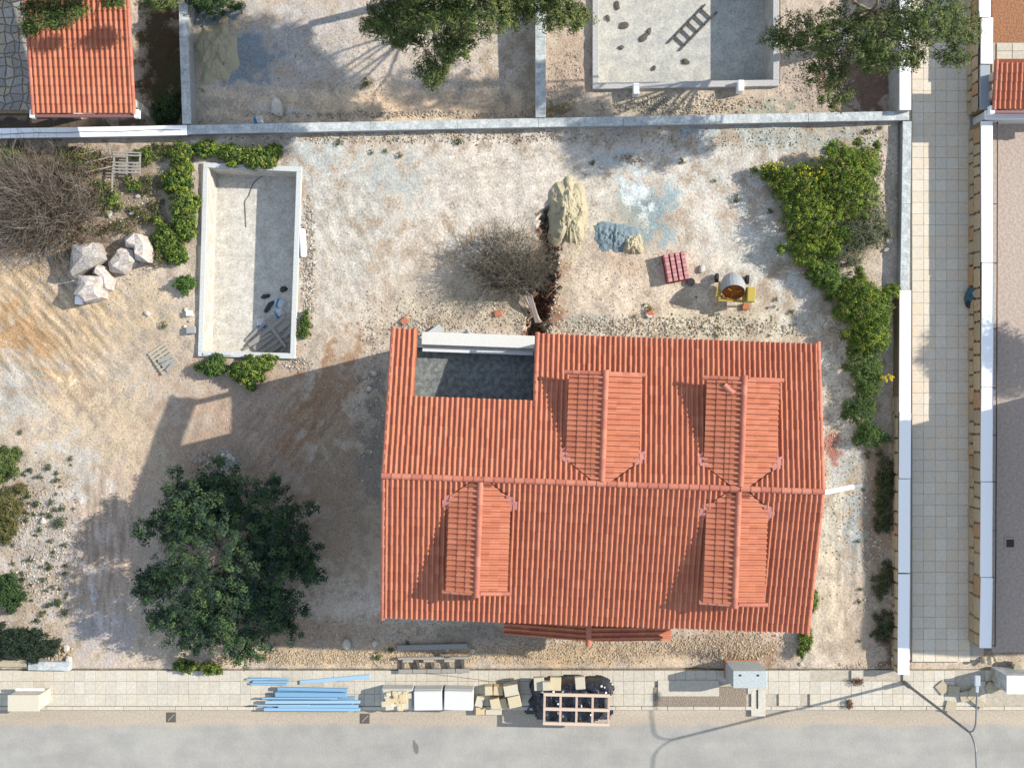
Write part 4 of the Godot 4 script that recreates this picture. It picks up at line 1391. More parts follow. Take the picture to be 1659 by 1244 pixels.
	for k in 5:
		var yy: int = [760, 800, 835, 940, 1010][k]
		bush("wall_weed", ["ragged dark weed at the wall foot across from the white pipe", "ragged dark weed just below the pipe by the wall", "thin weed at the wall foot beside the grey cement patch", "scrubby weed at the wall foot near the last coping joint", "scrubby weed in the shaded corner at the wall end"][k], "weed", [[1436, yy, 14, 26, 0.4], [1428, yy + 18, 12, 12, 0.3]], 120, 12, 0.06, 0.03, 0.1, [lin(78, 90, 46), lin(96, 92, 60), lin(60, 74, 38)], 80 + k)
	# ivy round the narrow pool
	bush("ivy", "tall bank of bright green ivy west of the narrow pool", "ivy", [[292, 250, 22, 22, 0.6], [286, 290, 28, 26, 0.7], [296, 330, 26, 28, 0.8], [272, 385, 30, 28, 0.6], [300, 370, 20, 24, 0.7], [284, 412, 22, 18, 0.5]], 1500, 12, 0.08, 0.06, 0.1, ivy, 91)
	bush("ivy", "strip of green ivy along the north rim of the narrow pool", "ivy", [[335, 240, 22, 14, 0.5], [375, 248, 26, 16, 0.5], [415, 256, 28, 20, 0.6], [442, 245, 16, 14, 0.5]], 700, 12, 0.08, 0.06, 0.1, ivy, 92)
	bush("ivy", "rounded clump of yellow green ivy at the south end of the narrow pool", "ivy", [[398, 602, 32, 22, 0.8], [420, 592, 26, 14, 0.6]], 420, 12, 0.08, 0.06, 0.1, ivy, 93)
	bush("ivy", "smaller darker ivy clump at the southwest corner of the pool", "ivy", [[345, 595, 24, 16, 0.6]], 240, 12, 0.07, 0.05, 0.1, [lin(84, 112, 46), lin(104, 130, 56), lin(66, 92, 40)], 94)
	bush("ivy", "small dark ivy clump by the middle of the pool's west rim", "ivy", [[302, 458, 16, 14, 0.5]], 130, 12, 0.07, 0.05, 0.1, [lin(76, 108, 46), lin(98, 128, 56)], 95)
	bush("ivy", "small bright green plant outside the pool's east rim", "ivy", [[494, 520, 9, 16, 0.35], [492, 540, 9, 10, 0.3]], 90, 10, 0.07, 0.05, 0.08, ivy, 96)
	bush("ivy", "green weeds sprouting by the southeast corner of the house", "weed", [[1306, 1035, 12, 26, 0.5], [1318, 975, 7, 18, 0.4]], 260, 12, 0.09, 0.03, 0.1, ivy, 97)
	bush("ivy", "yellow green creeper at the foot of the carob on the footway", "ivy", [[340, 1084, 22, 10, 0.4], [300, 1080, 24, 8, 0.4]], 190, 12, 0.07, 0.05, 0.09, ivy, 98)
	# west edge
	bush("shrub", "green spiky bush at the west edge near the tall rubble", "shrub", [[6, 745, 20, 26, 0.9], [-10, 770, 20, 18, 0.8]], 300, 14, 0.09, 0.03, 0.13, [lin(92, 112, 56), lin(76, 96, 48), lin(120, 132, 74)], 101)
	bush("shrub", "olive brown scrub on the west edge above the dark bush", "shrub", [[10, 820, 26, 36, 1.0], [0, 855, 24, 24, 0.9]], 420, 14, 0.09, 0.03, 0.13, [lin(108, 106, 58), lin(84, 92, 46), lin(126, 116, 74)], 102)
	bush("shrub", "dark green bush on the west edge among the rubble", "shrub", [[8, 960, 28, 28, 1.0]], 300, 14, 0.09, 0.04, 0.13, dark, 103)
	bush("hedge", "very dark clipped hedge behind the western footway", "hedge", [[20, 1040, 40, 26, 1.2], [60, 1046, 26, 24, 1.1], [-20, 1040, 30, 26, 1.2]], 900, 14, 0.07, 0.03, 0.12, [lin(44, 62, 44), lin(54, 74, 50), lin(36, 52, 38)], 104)
	# dead brush and uprooted bush
	o = thing("dead_brush", "wide heap of grey brown dead brush in the northwest corner", "brush", on_ground(80, 330))
	var db := twigs(Vector3.ZERO, Vector3(-0.3, 0.3, 0), Vector3(3.1, 0.9, 2.2), 130, 16, 0.02, [lin(126, 112, 100), lin(150, 138, 126), lin(96, 82, 70), lin(176, 166, 156)], 111)
	part("branches", db, M.twig, o)
	part("dry_leaves", foliage([[Vector3(-0.2, 0.35, 0), Vector3(3.0, 0.5, 2.2)], [Vector3(1.4, 0.2, -1.6), Vector3(1.4, 0.3, 0.7)]], 1500, 6, 0.08, 0.05, 0.16, [lin(122, 96, 72), lin(150, 118, 92), lin(96, 92, 52), lin(86, 76, 56), lin(104, 116, 52)], 112, 0.1), null, o)
	bush("weed_patch", "scrubby olive weeds on the stony strip between the frames and the ivy", "weed", [[240, 300, 18, 22, 0.3], [228, 350, 26, 18, 0.3], [250, 340, 14, 20, 0.35], [196, 370, 26, 14, 0.3], [252, 420, 16, 20, 0.35], [262, 240, 18, 12, 0.35]], 300, 9, 0.07, 0.035, 0.1, [lin(104, 110, 58), lin(124, 118, 74), lin(78, 92, 44), lin(134, 120, 88)], 115, false)
	bush("weed_patch", "yellow green weeds growing through the dead brush by the frames", "weed", [[125, 262, 40, 20, 0.4], [172, 318, 24, 24, 0.35], [10, 250, 26, 20, 0.5], [232, 250, 24, 12, 0.35], [215, 300, 14, 12, 0.3]], 420, 10, 0.08, 0.05, 0.1, [lin(104, 128, 48), lin(132, 146, 60), lin(80, 100, 44)], 113, false)
	var up := on_ground(872, 520)
	o = thing("uprooted_bush", "uprooted grey bush lying beside the trench with its pale gnarled stem", "bush", Vector3(up.x, 0, up.z))
	var mb := MB.new()
	var lr := RandomNumberGenerator.new(); lr.seed = 5
	for k in 7:
		mb.col = lin(186, 172, 166) * lr.randf_range(0.8, 1.1)
		var pa := P(872 + lr.randf_range(-4, 4), 522, 0.05) - o.position
		var off := lr.randf_range(-6, 6)
		var pb := P(858 + off, 490, 0.35) - o.position
		var pc := P(846 + off * 1.6, 458, 0.5) - o.position
		mb.tube(pa, pb, 0.06, 0.045, 6); mb.tube(pb, pc, 0.045, 0.03, 6)
	part("stem", mb, M.twig, o)
	var cc := P(815, 415, 0.5) - o.position
	mb = twigs(P(855, 475, 0.35) - o.position, Vector3(cc.x, 0.5, cc.z), Vector3(1.95, 0.85, 1.25), 110, 14, 0.018, [lin(134, 126, 112), lin(158, 150, 136), lin(106, 98, 86), lin(96, 92, 80)], 121)
	part("branches", mb, M.twig, o)
	part("dry_leaves", foliage([[Vector3(cc.x, 0.5, cc.z), Vector3(1.8, 0.75, 1.15)]], 620, 7, 0.06, 0.03, 0.13, [lin(108, 102, 86), lin(128, 120, 102), lin(88, 88, 70)], 122, 0.3), null, o)
	# torn roots over the trench
	o = thing("torn_roots", "red brown torn roots and turned clods along the trench", "roots", on_ground(880, 450))
	mb = MB.new()
	for k in 110:
		var j := lr.randi_range(0, TRENCH.size() - 2)
		var t := lr.randf()
		var q := P(lerpf(TRENCH[j][0], TRENCH[j + 1][0], t) + lr.randf_range(-18, 18), lerpf(TRENCH[j][1], TRENCH[j + 1][1], t), 0)
		q.y = ground_h(q.x, q.z) + 0.04
		q -= o.position
		mb.col = [lin(140, 82, 56), lin(120, 66, 46), lin(96, 70, 54), lin(170, 120, 90)][lr.randi() % 4]
		var dd := rdir(lr) * lr.randf_range(0.15, 0.4); dd.y = absf(dd.y) * 0.5
		mb.tube(q, q + dd, 0.022, 0.014, 4, false)
		mb.tube(q + dd, q + dd * 1.6 + rdir(lr) * 0.08, 0.014, 0.006, 4, false)
	part("root", mb, M.twig, o)
	# weeds dotted about
	var tufts := []
	for k in 3:
		tufts.append(foliage([[Vector3(0, 0.08, 0), Vector3(0.16, 0.12, 0.15)]], 12, 8, 0.10, 0.025, 0.07, [[lin(92, 112, 50), lin(112, 128, 66)], [lin(64, 84, 44), lin(78, 96, 50)], [lin(128, 134, 72), lin(104, 106, 62)]][k], 130 + k, 0.1, 0.2))
	var fixed := [[743, 231, 1, 1.0], [549, 232, 1, 1.0], [648, 252, 0, 0.8], [602, 247, 0, 0.7], [625, 245, 2, 0.7], [960, 264, 1, 0.9], [1193, 323, 0, 1.1], [1158, 293, 0, 0.6], [1247, 342, 1, 0.8], [1283, 505, 1, 0.8], [1257, 485, 1, 0.6], [1155, 510, 1, 0.6], [267, 527, 0, 1.0], [429, 1064, 0, 1.0], [613, 1062, 0, 1.2], [633, 1052, 1, 0.9], [660, 1042, 1, 0.8], [101, 845, 1, 1.5], [60, 1005, 1, 0.9], [33, 700, 1, 0.7], [48, 762, 1, 0.9], [1052, 500, 2, 1.2], [1105, 262, 2, 1.0], [590, 130, 2, 1.5], [1405, 213, 1, 0.9], [1425, 208, 1, 0.7]]
	for k in 70:
		fixed.append([lr.randf_range(20, 120), lr.randf_range(740, 1000), 1, lr.randf_range(0.4, 1.0)])
	for k in 12: fixed.append([lr.randf_range(1390, 1445), lr.randf_range(700, 1040), 1, lr.randf_range(0.4, 0.9)])
	for k in 16: fixed.append([lr.randf_range(1020, 1300), lr.randf_range(480, 545), 2, lr.randf_range(0.3, 0.6)])
	for f in fixed:
		var p := on_ground(f[0], f[1])
		var t := part(numbered("weed_tuft"), tufts[f[2]], null, self, p, lr.randf() * TAU)
		t.scale = Vector3.ONE * f[3]
		tag(t, ["small fresh green weed tuft on the bare stony ground", "small dark green weed tuft on the bare stony ground", "small dry yellowish weed tuft on the bare stony ground"][f[2]], "weed", ["fresh weed tufts dotted over the plot", "dark weed tufts dotted over the plot", "dry weed tufts dotted over the plot"][f[2]])

func pine_tree(label: String, spots: Array, foot: Array, hh: float, clumps: int, cols: Array, seed_: int):
	var f := P(foot[0], foot[1], hh * 0.5)
	var gy := ground_h(f.x, f.z)
	var o := thing("pine_tree", label, "tree", Vector3(f.x, gy, f.z))
	var blobs := []
	var tips := []
	for s in spots:
		var c := P(s[0], s[1], s[4])
		var r: float = s[2] / 42.0 * (SURVEY_H - s[4]) / SURVEY_H
		var rz: float = s[3] / 42.0 * (SURVEY_H - s[4]) / SURVEY_H
		blobs.append([c - o.position, Vector3(r, minf(r, rz) * 0.5, rz)])
		tips.append(c - o.position)
	part("crown", foliage(blobs, int(clumps * 2.1), 22, 0.16, 0.032, 0.19, cols, seed_, 0.2, 0.6), null, o)
	limb_tree(o, Vector3.ZERO, Vector3(0, hh * 0.7, 0), tips, 0.16, M.bark)

# ---------------------------------------------------------------- stones and heaps
func rock_mb(size: Vector3, seed_: int, planes := 9, nlat := 9, nlon := 14, rough := 0.03) -> MB:
	var lr := RandomNumberGenerator.new(); lr.seed = seed_
	var pl := []
	for k in planes:
		pl.append([rdir(lr), lr.randf_range(0.52, 0.8)])
	var g := []
	for i in nlat + 1:
		var row := []
		var th := PI * i / nlat
		for j in nlon:
			var ph := TAU * j / nlon
			var d := Vector3(sin(th) * cos(ph), cos(th), sin(th) * sin(ph))
			var r := 1.0
			for p in pl:
				var q: float = d.dot(p[0])
				if q > 0.01: r = minf(r, p[1] / q)
			r *= 1.0 + noise_c.get_noise_3dv(d * 3.0 + Vector3(seed_, 0, 0)) * rough * 3.0
			row.append(d * r * size * 0.5)
		g.append(row)
	var mb := MB.new()
	for i in nlat:
		for j in nlon:
			var k := (j + 1) % nlon
			var cen: Vector3 = (g[i][j] + g[i][k] + g[i + 1][k] + g[i + 1][j]) * 0.25
			if i == 0: mb.tri(g[0][0], g[1][j], g[1][k], cen)
			elif i == nlat - 1: mb.tri(g[nlat][0], g[i][j], g[i][k], cen)
			else: mb.quad(g[i][j], g[i][k], g[i + 1][k], g[i + 1][j], cen)
	return mb

func mound(rx: float, rz: float, hh: float, seed_: int, lump := 0.25, pw := 1.4) -> MB:
	var f := FastNoiseLite.new(); f.seed = seed_; f.frequency = 1.3; f.fractal_octaves = 4
	var nr := 26
	var na := 56
	var g := []
	for i in nr + 1:
		var row := []
		var t := float(i) / nr
		for j in na:
			var a := TAU * j / na
			var e := (1.0 + f.get_noise_2d(cos(a) * 0.7 + 9, sin(a) * 0.7) * 0.45) / pow(pow(absf(cos(a)), 2.8) + pow(absf(sin(a)), 2.8), 0.357)
			var x := cos(a) * rx * t * e
			var z := sin(a) * rz * t * e
			var y := hh * pow(maxf(0.0, 1.0 - t * t), pw) * (1.0 + f.get_noise_2d(x * 1.1, z * 1.1) * lump * 1.6) + f.get_noise_2d(x * 4.0, z * 2.2) * 0.09 * (1.0 - t * t) - 0.06 * t
			row.append(Vector3(x, y, z))
		g.append(row)
	var mb := MB.new()
	for i in nr:
		for j in na:
			var k := (j + 1) % na
			mb.quad(g[i][j], g[i][k], g[i + 1][k], g[i + 1][j], Vector3.UP)
	return mb

func build_stones():
	var bo := [
		[[[114, 406], [118.5, 395], [143, 395], [155, 392], [162, 404], [169.5, 418], [150, 434], [114, 449.5], [112, 429]], 0.95, "largest pale boulder, spotted with black lichen, in the boulder heap"],
		[[[128.5, 448], [150, 445], [164, 446], [171, 455], [167, 470], [165.6, 483], [139, 489], [122.5, 479], [127, 461]], 0.85, "flat topped pale boulder beside the small white block"],
		[[[158, 428], [169.5, 433], [181.5, 453], [178, 470], [172, 470], [168, 452], [150, 442]], 0.6, "narrow cream boulder wedged between two bigger boulders"],
		[[[175, 424], [184, 412], [196, 402], [216, 404], [219, 425], [201, 442], [178, 441]], 0.6, "leaning grey white boulder in the middle of the heap"],
		[[[200, 385], [216, 376], [234.5, 380], [244, 398], [243, 426], [221, 421], [217, 403], [203, 399]], 0.75, "upright broad boulder closest to the ivy bank"]]
	var br := RandomNumberGenerator.new(); br.seed = 12
	for j in bo.size():
		var b: Array = bo[j]
		var g0 := on_ground(b[0][0][0], b[0][0][1])
		var cen := Vector3.ZERO
		var ring := []
		for q in b[0]:
			var w := P(q[0], q[1], b[1] * 0.6)
			ring.append(Vector3(w.x, 0, w.z)); cen += ring[-1]
		cen /= ring.size()
		var lv := [[1.0, -0.15, 0.0], [1.0, b[1] * 0.45, 0.05], [0.95, b[1] * 0.78, 0.06], [0.7, b[1] * 1.0, 0.08]]
		var tilt := Vector2(br.randf_range(-0.16, 0.16), br.randf_range(-0.16, 0.16))
		var rs := []
		for l in lv:
			var row := []
			for q in ring:
				var d: Vector3 = (q - cen) * l[0]
				d += Vector3(br.randf_range(-1, 1), br.randf_range(-1, 1), br.randf_range(-1, 1)) * l[2]
				d.y += l[1] + (tilt.x * d.x + tilt.y * d.z if l[1] > 0.0 else 0.0)
				row.append(d)
			rs.append(row)
		var mb := MB.new()
		var n := ring.size()
		for r in 3:
			for k in n:
				var e := (k + 1) % n
				var mid: Vector3 = (rs[r][k] + rs[r][e]) * 0.5
				var outw := Vector3(mid.x, 0.2, mid.z)
				mb.tri(rs[r][k], rs[r][e], rs[r + 1][e], outw)
				mb.tri(rs[r][k], rs[r + 1][e], rs[r + 1][k], outw)
		var topc := Vector3(br.randf_range(-0.1, 0.1), b[1] * 1.05, br.randf_range(-0.1, 0.1))
		for k in n: mb.tri(rs[3][k], rs[3][(k + 1) % n], topc, Vector3.UP)
		single("boulder", mb, M.boulder_spot if j == 0 else M.boulder, b[2], "boulder", Vector3(cen.x, g0.y, cen.z), 0.0, "boulders heaped west of the pool")
	# heaps of building sand
	var p := on_ground(921, 345)
	single("sand_pile", mound(0.74, 1.38, 0.5, 31, 0.45, 0.9), M.sand, "long heap of yellow sand next to the uprooted bush", "sand pile", p, 0.06)
	p = on_ground(995, 382)
	single("sand_pile", mound(0.92, 0.58, 0.13, 32, 0.4, 0.6), M.blue_sand, "low heap of blue grey cement sand", "sand pile", p)
	p = on_ground(1024, 396)
	single("sand_pile", mound(0.46, 0.4, 0.3, 33, 0.6, 0.8), M.sand, "small heap of yellow sand against the blue grey heap", "sand pile", p)
	
	p = on_ground(345, 78)
	single("sand_pile", mound(0.75, 1.3, 0.28, 34, 0.5, 0.8), M.sand, "heap of tan sand shaded behind the boundary wall", "sand pile", p, 0.05)
	# loose pale stones
	var lr := RandomNumberGenerator.new(); lr.seed = 9
	var fx := [[238, 508, 0.26], [70, 843, 0.3], [24, 756, 0.26], [213, 346, 0.3], [190, 330, 0.2], [224, 318, 0.24], [178, 347, 0.28], [1138, 436, 0.36], [1436, 405, 0.3], [1440, 390, 0.34], [1425, 303, 0.28], [1050, 510, 0.3], [562, 1041, 0.5], [608, 1041, 0.34], [725, 1052, 0.2], [765, 1054, 0.26], [1448, 1066, 0.3], [1435, 1020, 0.24], [490, 395, 0.0], [302, 502, 0.2], [308, 520, 0.18], [300, 530, 0.2], [893, 420, 0.3], [897, 440, 0.26], [606, 605, 0.28], [598, 630, 0.26], [975, 270, 0.2], [1030, 253, 0.22], [1042, 258, 0.2], [445, 170, 0.9], [108, 1050, 0.4], [112, 1068, 0.36], [372, 740, 0.3], [378, 744, 0.26], [362, 738, 0.24], [1298, 1075, 0.2], [1310, 1098, 0.3], [780, 545, 0.3], [760, 540, 0.26]]
	for f in fx:
		if f[2] <= 0.0: continue
		var q := on_ground(f[0], f[1])
		single("stone", rock_mb(Vector3(f[2], f[2] * 0.6, f[2] * lr.randf_range(0.7, 1.1)), 300 + lr.randi() % 999, 8, 6, 9), M.pale_stone, "loose pale limestone rock lying on the bare ground", "stone", q + Vector3(0, f[2] * 0.2, 0), lr.randf() * TAU, "loose pale rocks about the plot")
	var sl := MB.new()
	sl.box(T(Vector3.ZERO, 0.03), Vector3(0.24, 0.12, 1.1), 0.05)
	single("stone", sl, M.white_cap, "long white rounded block lying along the pool's east rim", "stone", on_ground(491, 394) + Vector3(0, 0.06, 0), 0.03)
	sl = MB.new()
	sl.box(T(Vector3.ZERO), Vector3(0.3, 0.16, 0.3), 0.01)
	single("striped_block", sl, M.white_cap, "small white block lying at the foot of the flat topped boulder", "block", on_ground(129, 487) + Vector3(0, 0.08, 0), -0.1)
	# gravel
	var rocks := []
	for k in 4: rocks.append(rock_mb(Vector3(1, 0.7, 0.9), 500 + k, 7, 4, 6).mesh(M.gravel))
	var zones := [
		[830, 300, 560, 130, 2000, 0.015, 0.05], [700, 222, 420, 14, 1500, 0.03, 0.12], [1180, 225, 260, 26, 700, 0.03, 0.10],
		[500, 430, 14, 130, 700, 0.04, 0.14], [560, 400, 110, 150, 900, 0.02, 0.06],
		[750, 510, 170, 46, 1800, 0.025, 0.10], [1080, 530, 300, 22, 2200, 0.03, 0.13], [680, 532, 60, 18, 500, 0.04, 0.13],
		[200, 600, 230, 130, 900, 0.02, 0.06], [200, 780, 230, 150, 1000, 0.02, 0.06], [70, 880, 80, 150, 2600, 0.03, 0.12], [480, 720, 160, 200, 2000, 0.02, 0.08],
		[600, 640, 34, 200, 700, 0.03, 0.12], [560, 1064, 240, 17, 4200, 0.03, 0.09], [960, 1052, 330, 28, 5000, 0.025, 0.09], [600, 1020, 240, 26, 1200, 0.03, 0.10], [1180, 1050, 120, 36, 2000, 0.025, 0.11],
		[1370, 700, 70, 330, 2200, 0.02, 0.09], [1420, 900, 30, 180, 900, 0.03, 0.12], [1420, 300, 40, 110, 800, 0.03, 0.12],
		[620, 100, 300, 95, 2400, 0.02, 0.07], [640, 180, 250, 7, 700, 0.04, 0.12], [920, 120, 38, 80, 500, 0.03, 0.09], [1110, 163, 160, 22, 1200, 0.03, 0.13], [1320, 120, 80, 80, 900, 0.03, 0.09],
		[140, 440, 150, 80, 900, 0.03, 0.09], [210, 340, 60, 90, 700, 0.03, 0.11], [1010, 440, 120, 80, 800, 0.02, 0.07], [1020, 256, 24, 10, 160, 0.05, 0.16], [890, 450, 26, 100, 500, 0.03, 0.12],
		[1420, 1085, 120, 14, 700, 0.03, 0.09], [90, 1060, 30, 18, 300, 0.04, 0.16], [340, 745, 40, 16, 260, 0.04, 0.14], [480, 590, 30, 14, 200, 0.04, 0.14],
	]
	var xfs := [[], [], [], []]
	var cls := [[], [], [], []]
	var tones := [lin(214, 200, 178), lin(232, 224, 208), lin(188, 176, 158), lin(202, 178, 146), lin(166, 160, 150), lin(226, 216, 198), lin(170, 146, 120)]
	var tan_tones := [lin(214, 190, 156), lin(224, 204, 172), lin(200, 172, 138), lin(184, 160, 130), lin(232, 218, 194), lin(206, 180, 150)]
	for z in zones:
		for k in z[4]:
			var a := lr.randf() * TAU
			var r := sqrt(lr.randf()) * lr.randf_range(0.5, 1.05)
			var q := P(z[0] + cos(a) * r * z[2], z[1] + sin(a) * r * z[3])
			if in_quad(q.x, q.z, holes[0]) or (q.z < -11 and in_quad(q.x, q.z, holes[1])): continue
			if q.z > 10.98 or q.x > 14.9: continue
			var s: float = z[5] + (z[6] - z[5]) * pow(lr.randf(), 2.6)
			q.y = ground_h(q.x, q.z) + s * 0.12
			var w := lr.randi() % 4
			xfs[w].append(Transform3D(Basis.from_euler(Vector3(lr.randf_range(-0.5, 0.5), lr.randf() * TAU, lr.randf_range(-0.5, 0.5))).scaled_local(Vector3.ONE * s), q))
			var pal: Array = tones if z[1] < 1000 else tan_tones
			cls[w].append(pal[lr.randi() % pal.size()] * lr.randf_range(0.85, 1.1))
	for w in 4:
		var o := copies("gravel" if w == 0 else "gravel_%03d" % w, rocks[w], xfs[w], cls[w], self)
		tag(o, "loose gravel and rubble scattered over the bare ground", "gravel", "loose gravel over the plot", "stuff")

# ---------------------------------------------------------------- things on the plot
func crate_mb(s: Vector3, ch := 0.01) -> MB:
	var mb := MB.new()
	mb.box(T(Vector3.ZERO), s, ch)
	return mb

func pallet(o: Node3D, w: float, d: float, y := 0.0, m: Material = null):
	# stringers run along d, deck boards across w
	for k in 3:
		part("stringer", crate_mb(Vector3(0.09, 0.08, d), 0.004), m, o, Vector3((k - 1) * (w * 0.5 - 0.05), y + 0.04, 0))
	for k in 7:
		part("deck_board", crate_mb(Vector3(w, 0.022, d / 9.5), 0.003), m, o, Vector3(0, y + 0.092, (k - 3) * (d - d / 9.5) / 6.0))

func build_plot_things():
	var lr := RandomNumberGenerator.new(); lr.seed = 17
	# concrete mixer
	var o := thing("concrete_mixer", "yellow concrete mixer with a rusty drum mouth on the bare plot", "concrete mixer", on_ground(1182, 474), -0.06)
	var mb := MB.new()
	var ax := Vector3(0, 0.60, 0.80).normalized()   # drum axis: mouth tipped up and south
	var c := Vector3(-0.06, 0.86, -0.18)
	var prof := [[-0.46, 0.10], [-0.42, 0.28], [-0.30, 0.38], [-0.05, 0.46], [0.08, 0.47], [0.26, 0.45], [0.34, 0.43]]
	var bx := Vector3(1, 0, 0)
	var by := ax.cross(bx).normalized()
	var sg := 22
	for k in prof.size() - 1:
		for j in sg:
			var q := []
			for e in [[k, j], [k, j + 1], [k + 1, j + 1], [k + 1, j]]:
				var w: float = TAU * e[1] / sg
				q.append(c + ax * prof[e[0]][0] + (bx * cos(w) + by * sin(w)) * prof[e[0]][1])
			mb.quad(q[0], q[1], q[2], q[3], (q[0] + q[2]) * 0.5 - c)
	var dr := part("drum", mb, M.drum, o)
	mb = MB.new()
	for j in sg:
		var q := []
		for e in [[0.34, 0.43, j], [0.34, 0.43, j + 1], [0.2, 0.42, j + 1], [0.2, 0.42, j]]:
			var w: float = TAU * e[2] / sg
			q.append(c + ax * e[0] + (bx * cos(w) + by * sin(w)) * (e[1] - 0.012))
		mb.quad(q[0], q[1], q[2], q[3], -((q[0] + q[2]) * 0.5 - c - ax * 0.33))
	var pp := []
	for j in sg: pp.append(c + ax * 0.2 + (bx * cos(TAU * j / sg) + by * sin(TAU * j / sg)) * 0.41)
	mb.poly(pp, ax)
	for j in 3:
		var w := TAU * j / 3.0 + 0.4
		mb.box(Transform3D(Basis(bx * cos(w) + by * sin(w), -bx * sin(w) + by * cos(w), ax), c + ax * 0.29 + (bx * cos(w) + by * sin(w)) * 0.2), Vector3(0.16, 0.02, 0.1))
	part("drum_lining", mb, M.rust, dr)
	mb = MB.new()
	mb.box(T(Vector3(-0.52, 0.72, 0.02)), Vector3(0.10, 0.16, 0.62), 0.015)
	mb.box(T(Vector3(-0.06, 0.66, 0.36)), Vector3(0.98, 0.09, 0.10), 0.015)
	mb.box(T(Vector3(0.42, 0.72, 0.02)), Vector3(0.10, 0.16, 0.62), 0.015)
	part("yoke", mb, M.yellow, o)
	mb = MB.new()
	mb.box(T(Vector3(0.63, 0.78, 0.12)), Vector3(0.32, 0.5, 0.56), 0.03)
	part("motor_box", mb, M.yellow_pale, o)
	for s in [[-0.45, -0.4], [-0.45, 0.45], [0.5, -0.4], [0.5, 0.45]]:
		mb = MB.new()
		mb.tube(Vector3(s[0] * 0.9, 0.7, s[1] * 0.5), Vector3(s[0] * 1.15, 0.0, s[1] * 1.15), 0.03, 0.03, 8)
		part("leg", mb, M.yellow, o)
	for s in [-0.55, 0.62]:
		mb = MB.new()
		mb.tube(Vector3(s - 0.05, 0.18, -0.52), Vector3(s + 0.05, 0.18, -0.52), 0.18, 0.18, 16)
		part("wheel", mb, M.rubber, o)
	mb = MB.new()
	for j in 14:
		var a := TAU * j / 14.0
		var b := TAU * (j + 1) / 14.0
		mb.tube(Vector3(-0.68, 0.8 + 0.2 * sin(a), 0.1 + 0.2 * cos(a)), Vector3(-0.68, 0.8 + 0.2 * sin(b), 0.1 + 0.2 * cos(b)), 0.015, 0.015, 5, false)
	part("tilt_wheel", mb, M.yellow, o)
	# loose wheel
	mb = MB.new()
	mb.tube(Vector3(0, 0.0, 0), Vector3(0, 0.1, 0), 0.15, 0.15, 16)
	single("loose_wheel", mb, M.rubber, "small black wheel lying next to the red tile stack", "wheel", on_ground(1119, 457) + Vector3(0, 0.03, 0), 0.4)
	# stack of flat clay tiles on a pallet
	o = thing("tile_stack", "stack of red and pink roof tiles in four rows on the bare plot", "tile stack", on_ground(1094, 434), 0.17)
	for k in 4:
		for j in 7:
			part("stacked_tile_row", crate_mb(Vector3(0.155, 0.36 + lr.randf_range(-0.015, 0.015), 0.148), 0.012), [M.pink, M.pink2][(j + k) % 2], o, Vector3(-0.33 + k * 0.215, 0.22, -0.48 + j * 0.155))
	part("pallet_base", crate_mb(Vector3(0.9, 0.06, 1.1), 0.01), M.red_paint, o, Vector3(0, 0.03, 0))
	# loose bricks
	for b in [[807, 508, 0.2, "orange brick lying north of the sunken roof terrace"], [1208, 497, 0.1, "orange brick lying beside the mixer"], [655, 520, 0.7, "broken terracotta tile north of the roof corner with the terrace"], [1052, 507, 0.4, "pinkish rock in the weeds west of the mixer"]]:
		single("brick", crate_mb(Vector3(0.32, 0.14, 0.24), 0.03), M.brick, b[3], "brick", on_ground(b[0], b[1]) + Vector3(0, 0.06, 0), b[2])
	# pallet with boards by the pool
	o = thing("wooden_pallet", "weathered pallet with grey offcuts lying on it near the pool corner", "pallet", on_ground(265, 581), 0.6)
	pallet(o, 0.8, 1.0, 0.0, M.old_wood)
	for k in 3:
		part("offcut", crate_mb(Vector3(0.55, 0.05, 0.16), 0.006), M.plank, o, Vector3(0.05 + k * 0.03, 0.135, 0.05 + k * 0.18), 0.25 * (k - 1))
	# wooden frames lying in the brush
	o = thing("slatted_frame", "grey slatted wooden frame lying flat in the weeds", "frame", on_ground(210, 268) + Vector3(0, 0.32, 0), -0.03)
	for k in 6: part("slat", crate_mb(Vector3(1.1, 0.03, 0.055), 0.004), M.plank, o, Vector3(0, 0.03, [-0.42, -0.31, -0.03, 0.1, 0.22, 0.34][k]))
	for k in 3: part("rail", crate_mb(Vector3(0.06, 0.04, 0.85), 0.004), M.plank, o, Vector3([-0.5, 0.0, 0.5][k], 0.0, 0.0))
	part("rail", crate_mb(Vector3(0.06, 0.04, 0.8), 0.004), M.plank, o, Vector3(-0.54, 0.0, 0.75))
	o = thing("open_frame", "open grey timber frame tilted in the weeds beside the slatted frame", "frame", on_ground(163, 258) + Vector3(0, 0.34, 0), 0.22)
	part("rail", crate_mb(Vector3(1.0, 0.03, 0.05), 0.004), M.plank, o, Vector3(0.0, 0, -0.25))
	part("rail", crate_mb(Vector3(1.1, 0.03, 0.05), 0.004), M.plank, o, Vector3(0.0, 0, 0.1))
	part("rail", crate_mb(Vector3(1.2, 0.03, 0.05), 0.004), M.plank, o, Vector3(0.05, 0, 0.46))
	part("end_rail", crate_mb(Vector3(0.05, 0.035, 0.42), 0.004), M.plank, o, Vector3(0.52, 0.0, -0.07))
	# things inside the narrow pool
	var fy := -1.02
	var bl := ["white cement bag with a blue band, nearest the pool's east wall", "white cement bag with a blue band, in the middle of the three", "white cement bag with a blue band, beside the crossed planks"]
	for k in 3:
		var b: Array = [[454, 492, -0.25], [452, 508, 0.55], [423, 525, 1.57]][k]
		var q := P(b[0], b[1], fy)
		o = thing("cement_bag", bl[k], "cement bag", q, b[2], "cement bags in the pool")
		bag(o, 0.44, 0.36, 0.13, 40 + k)
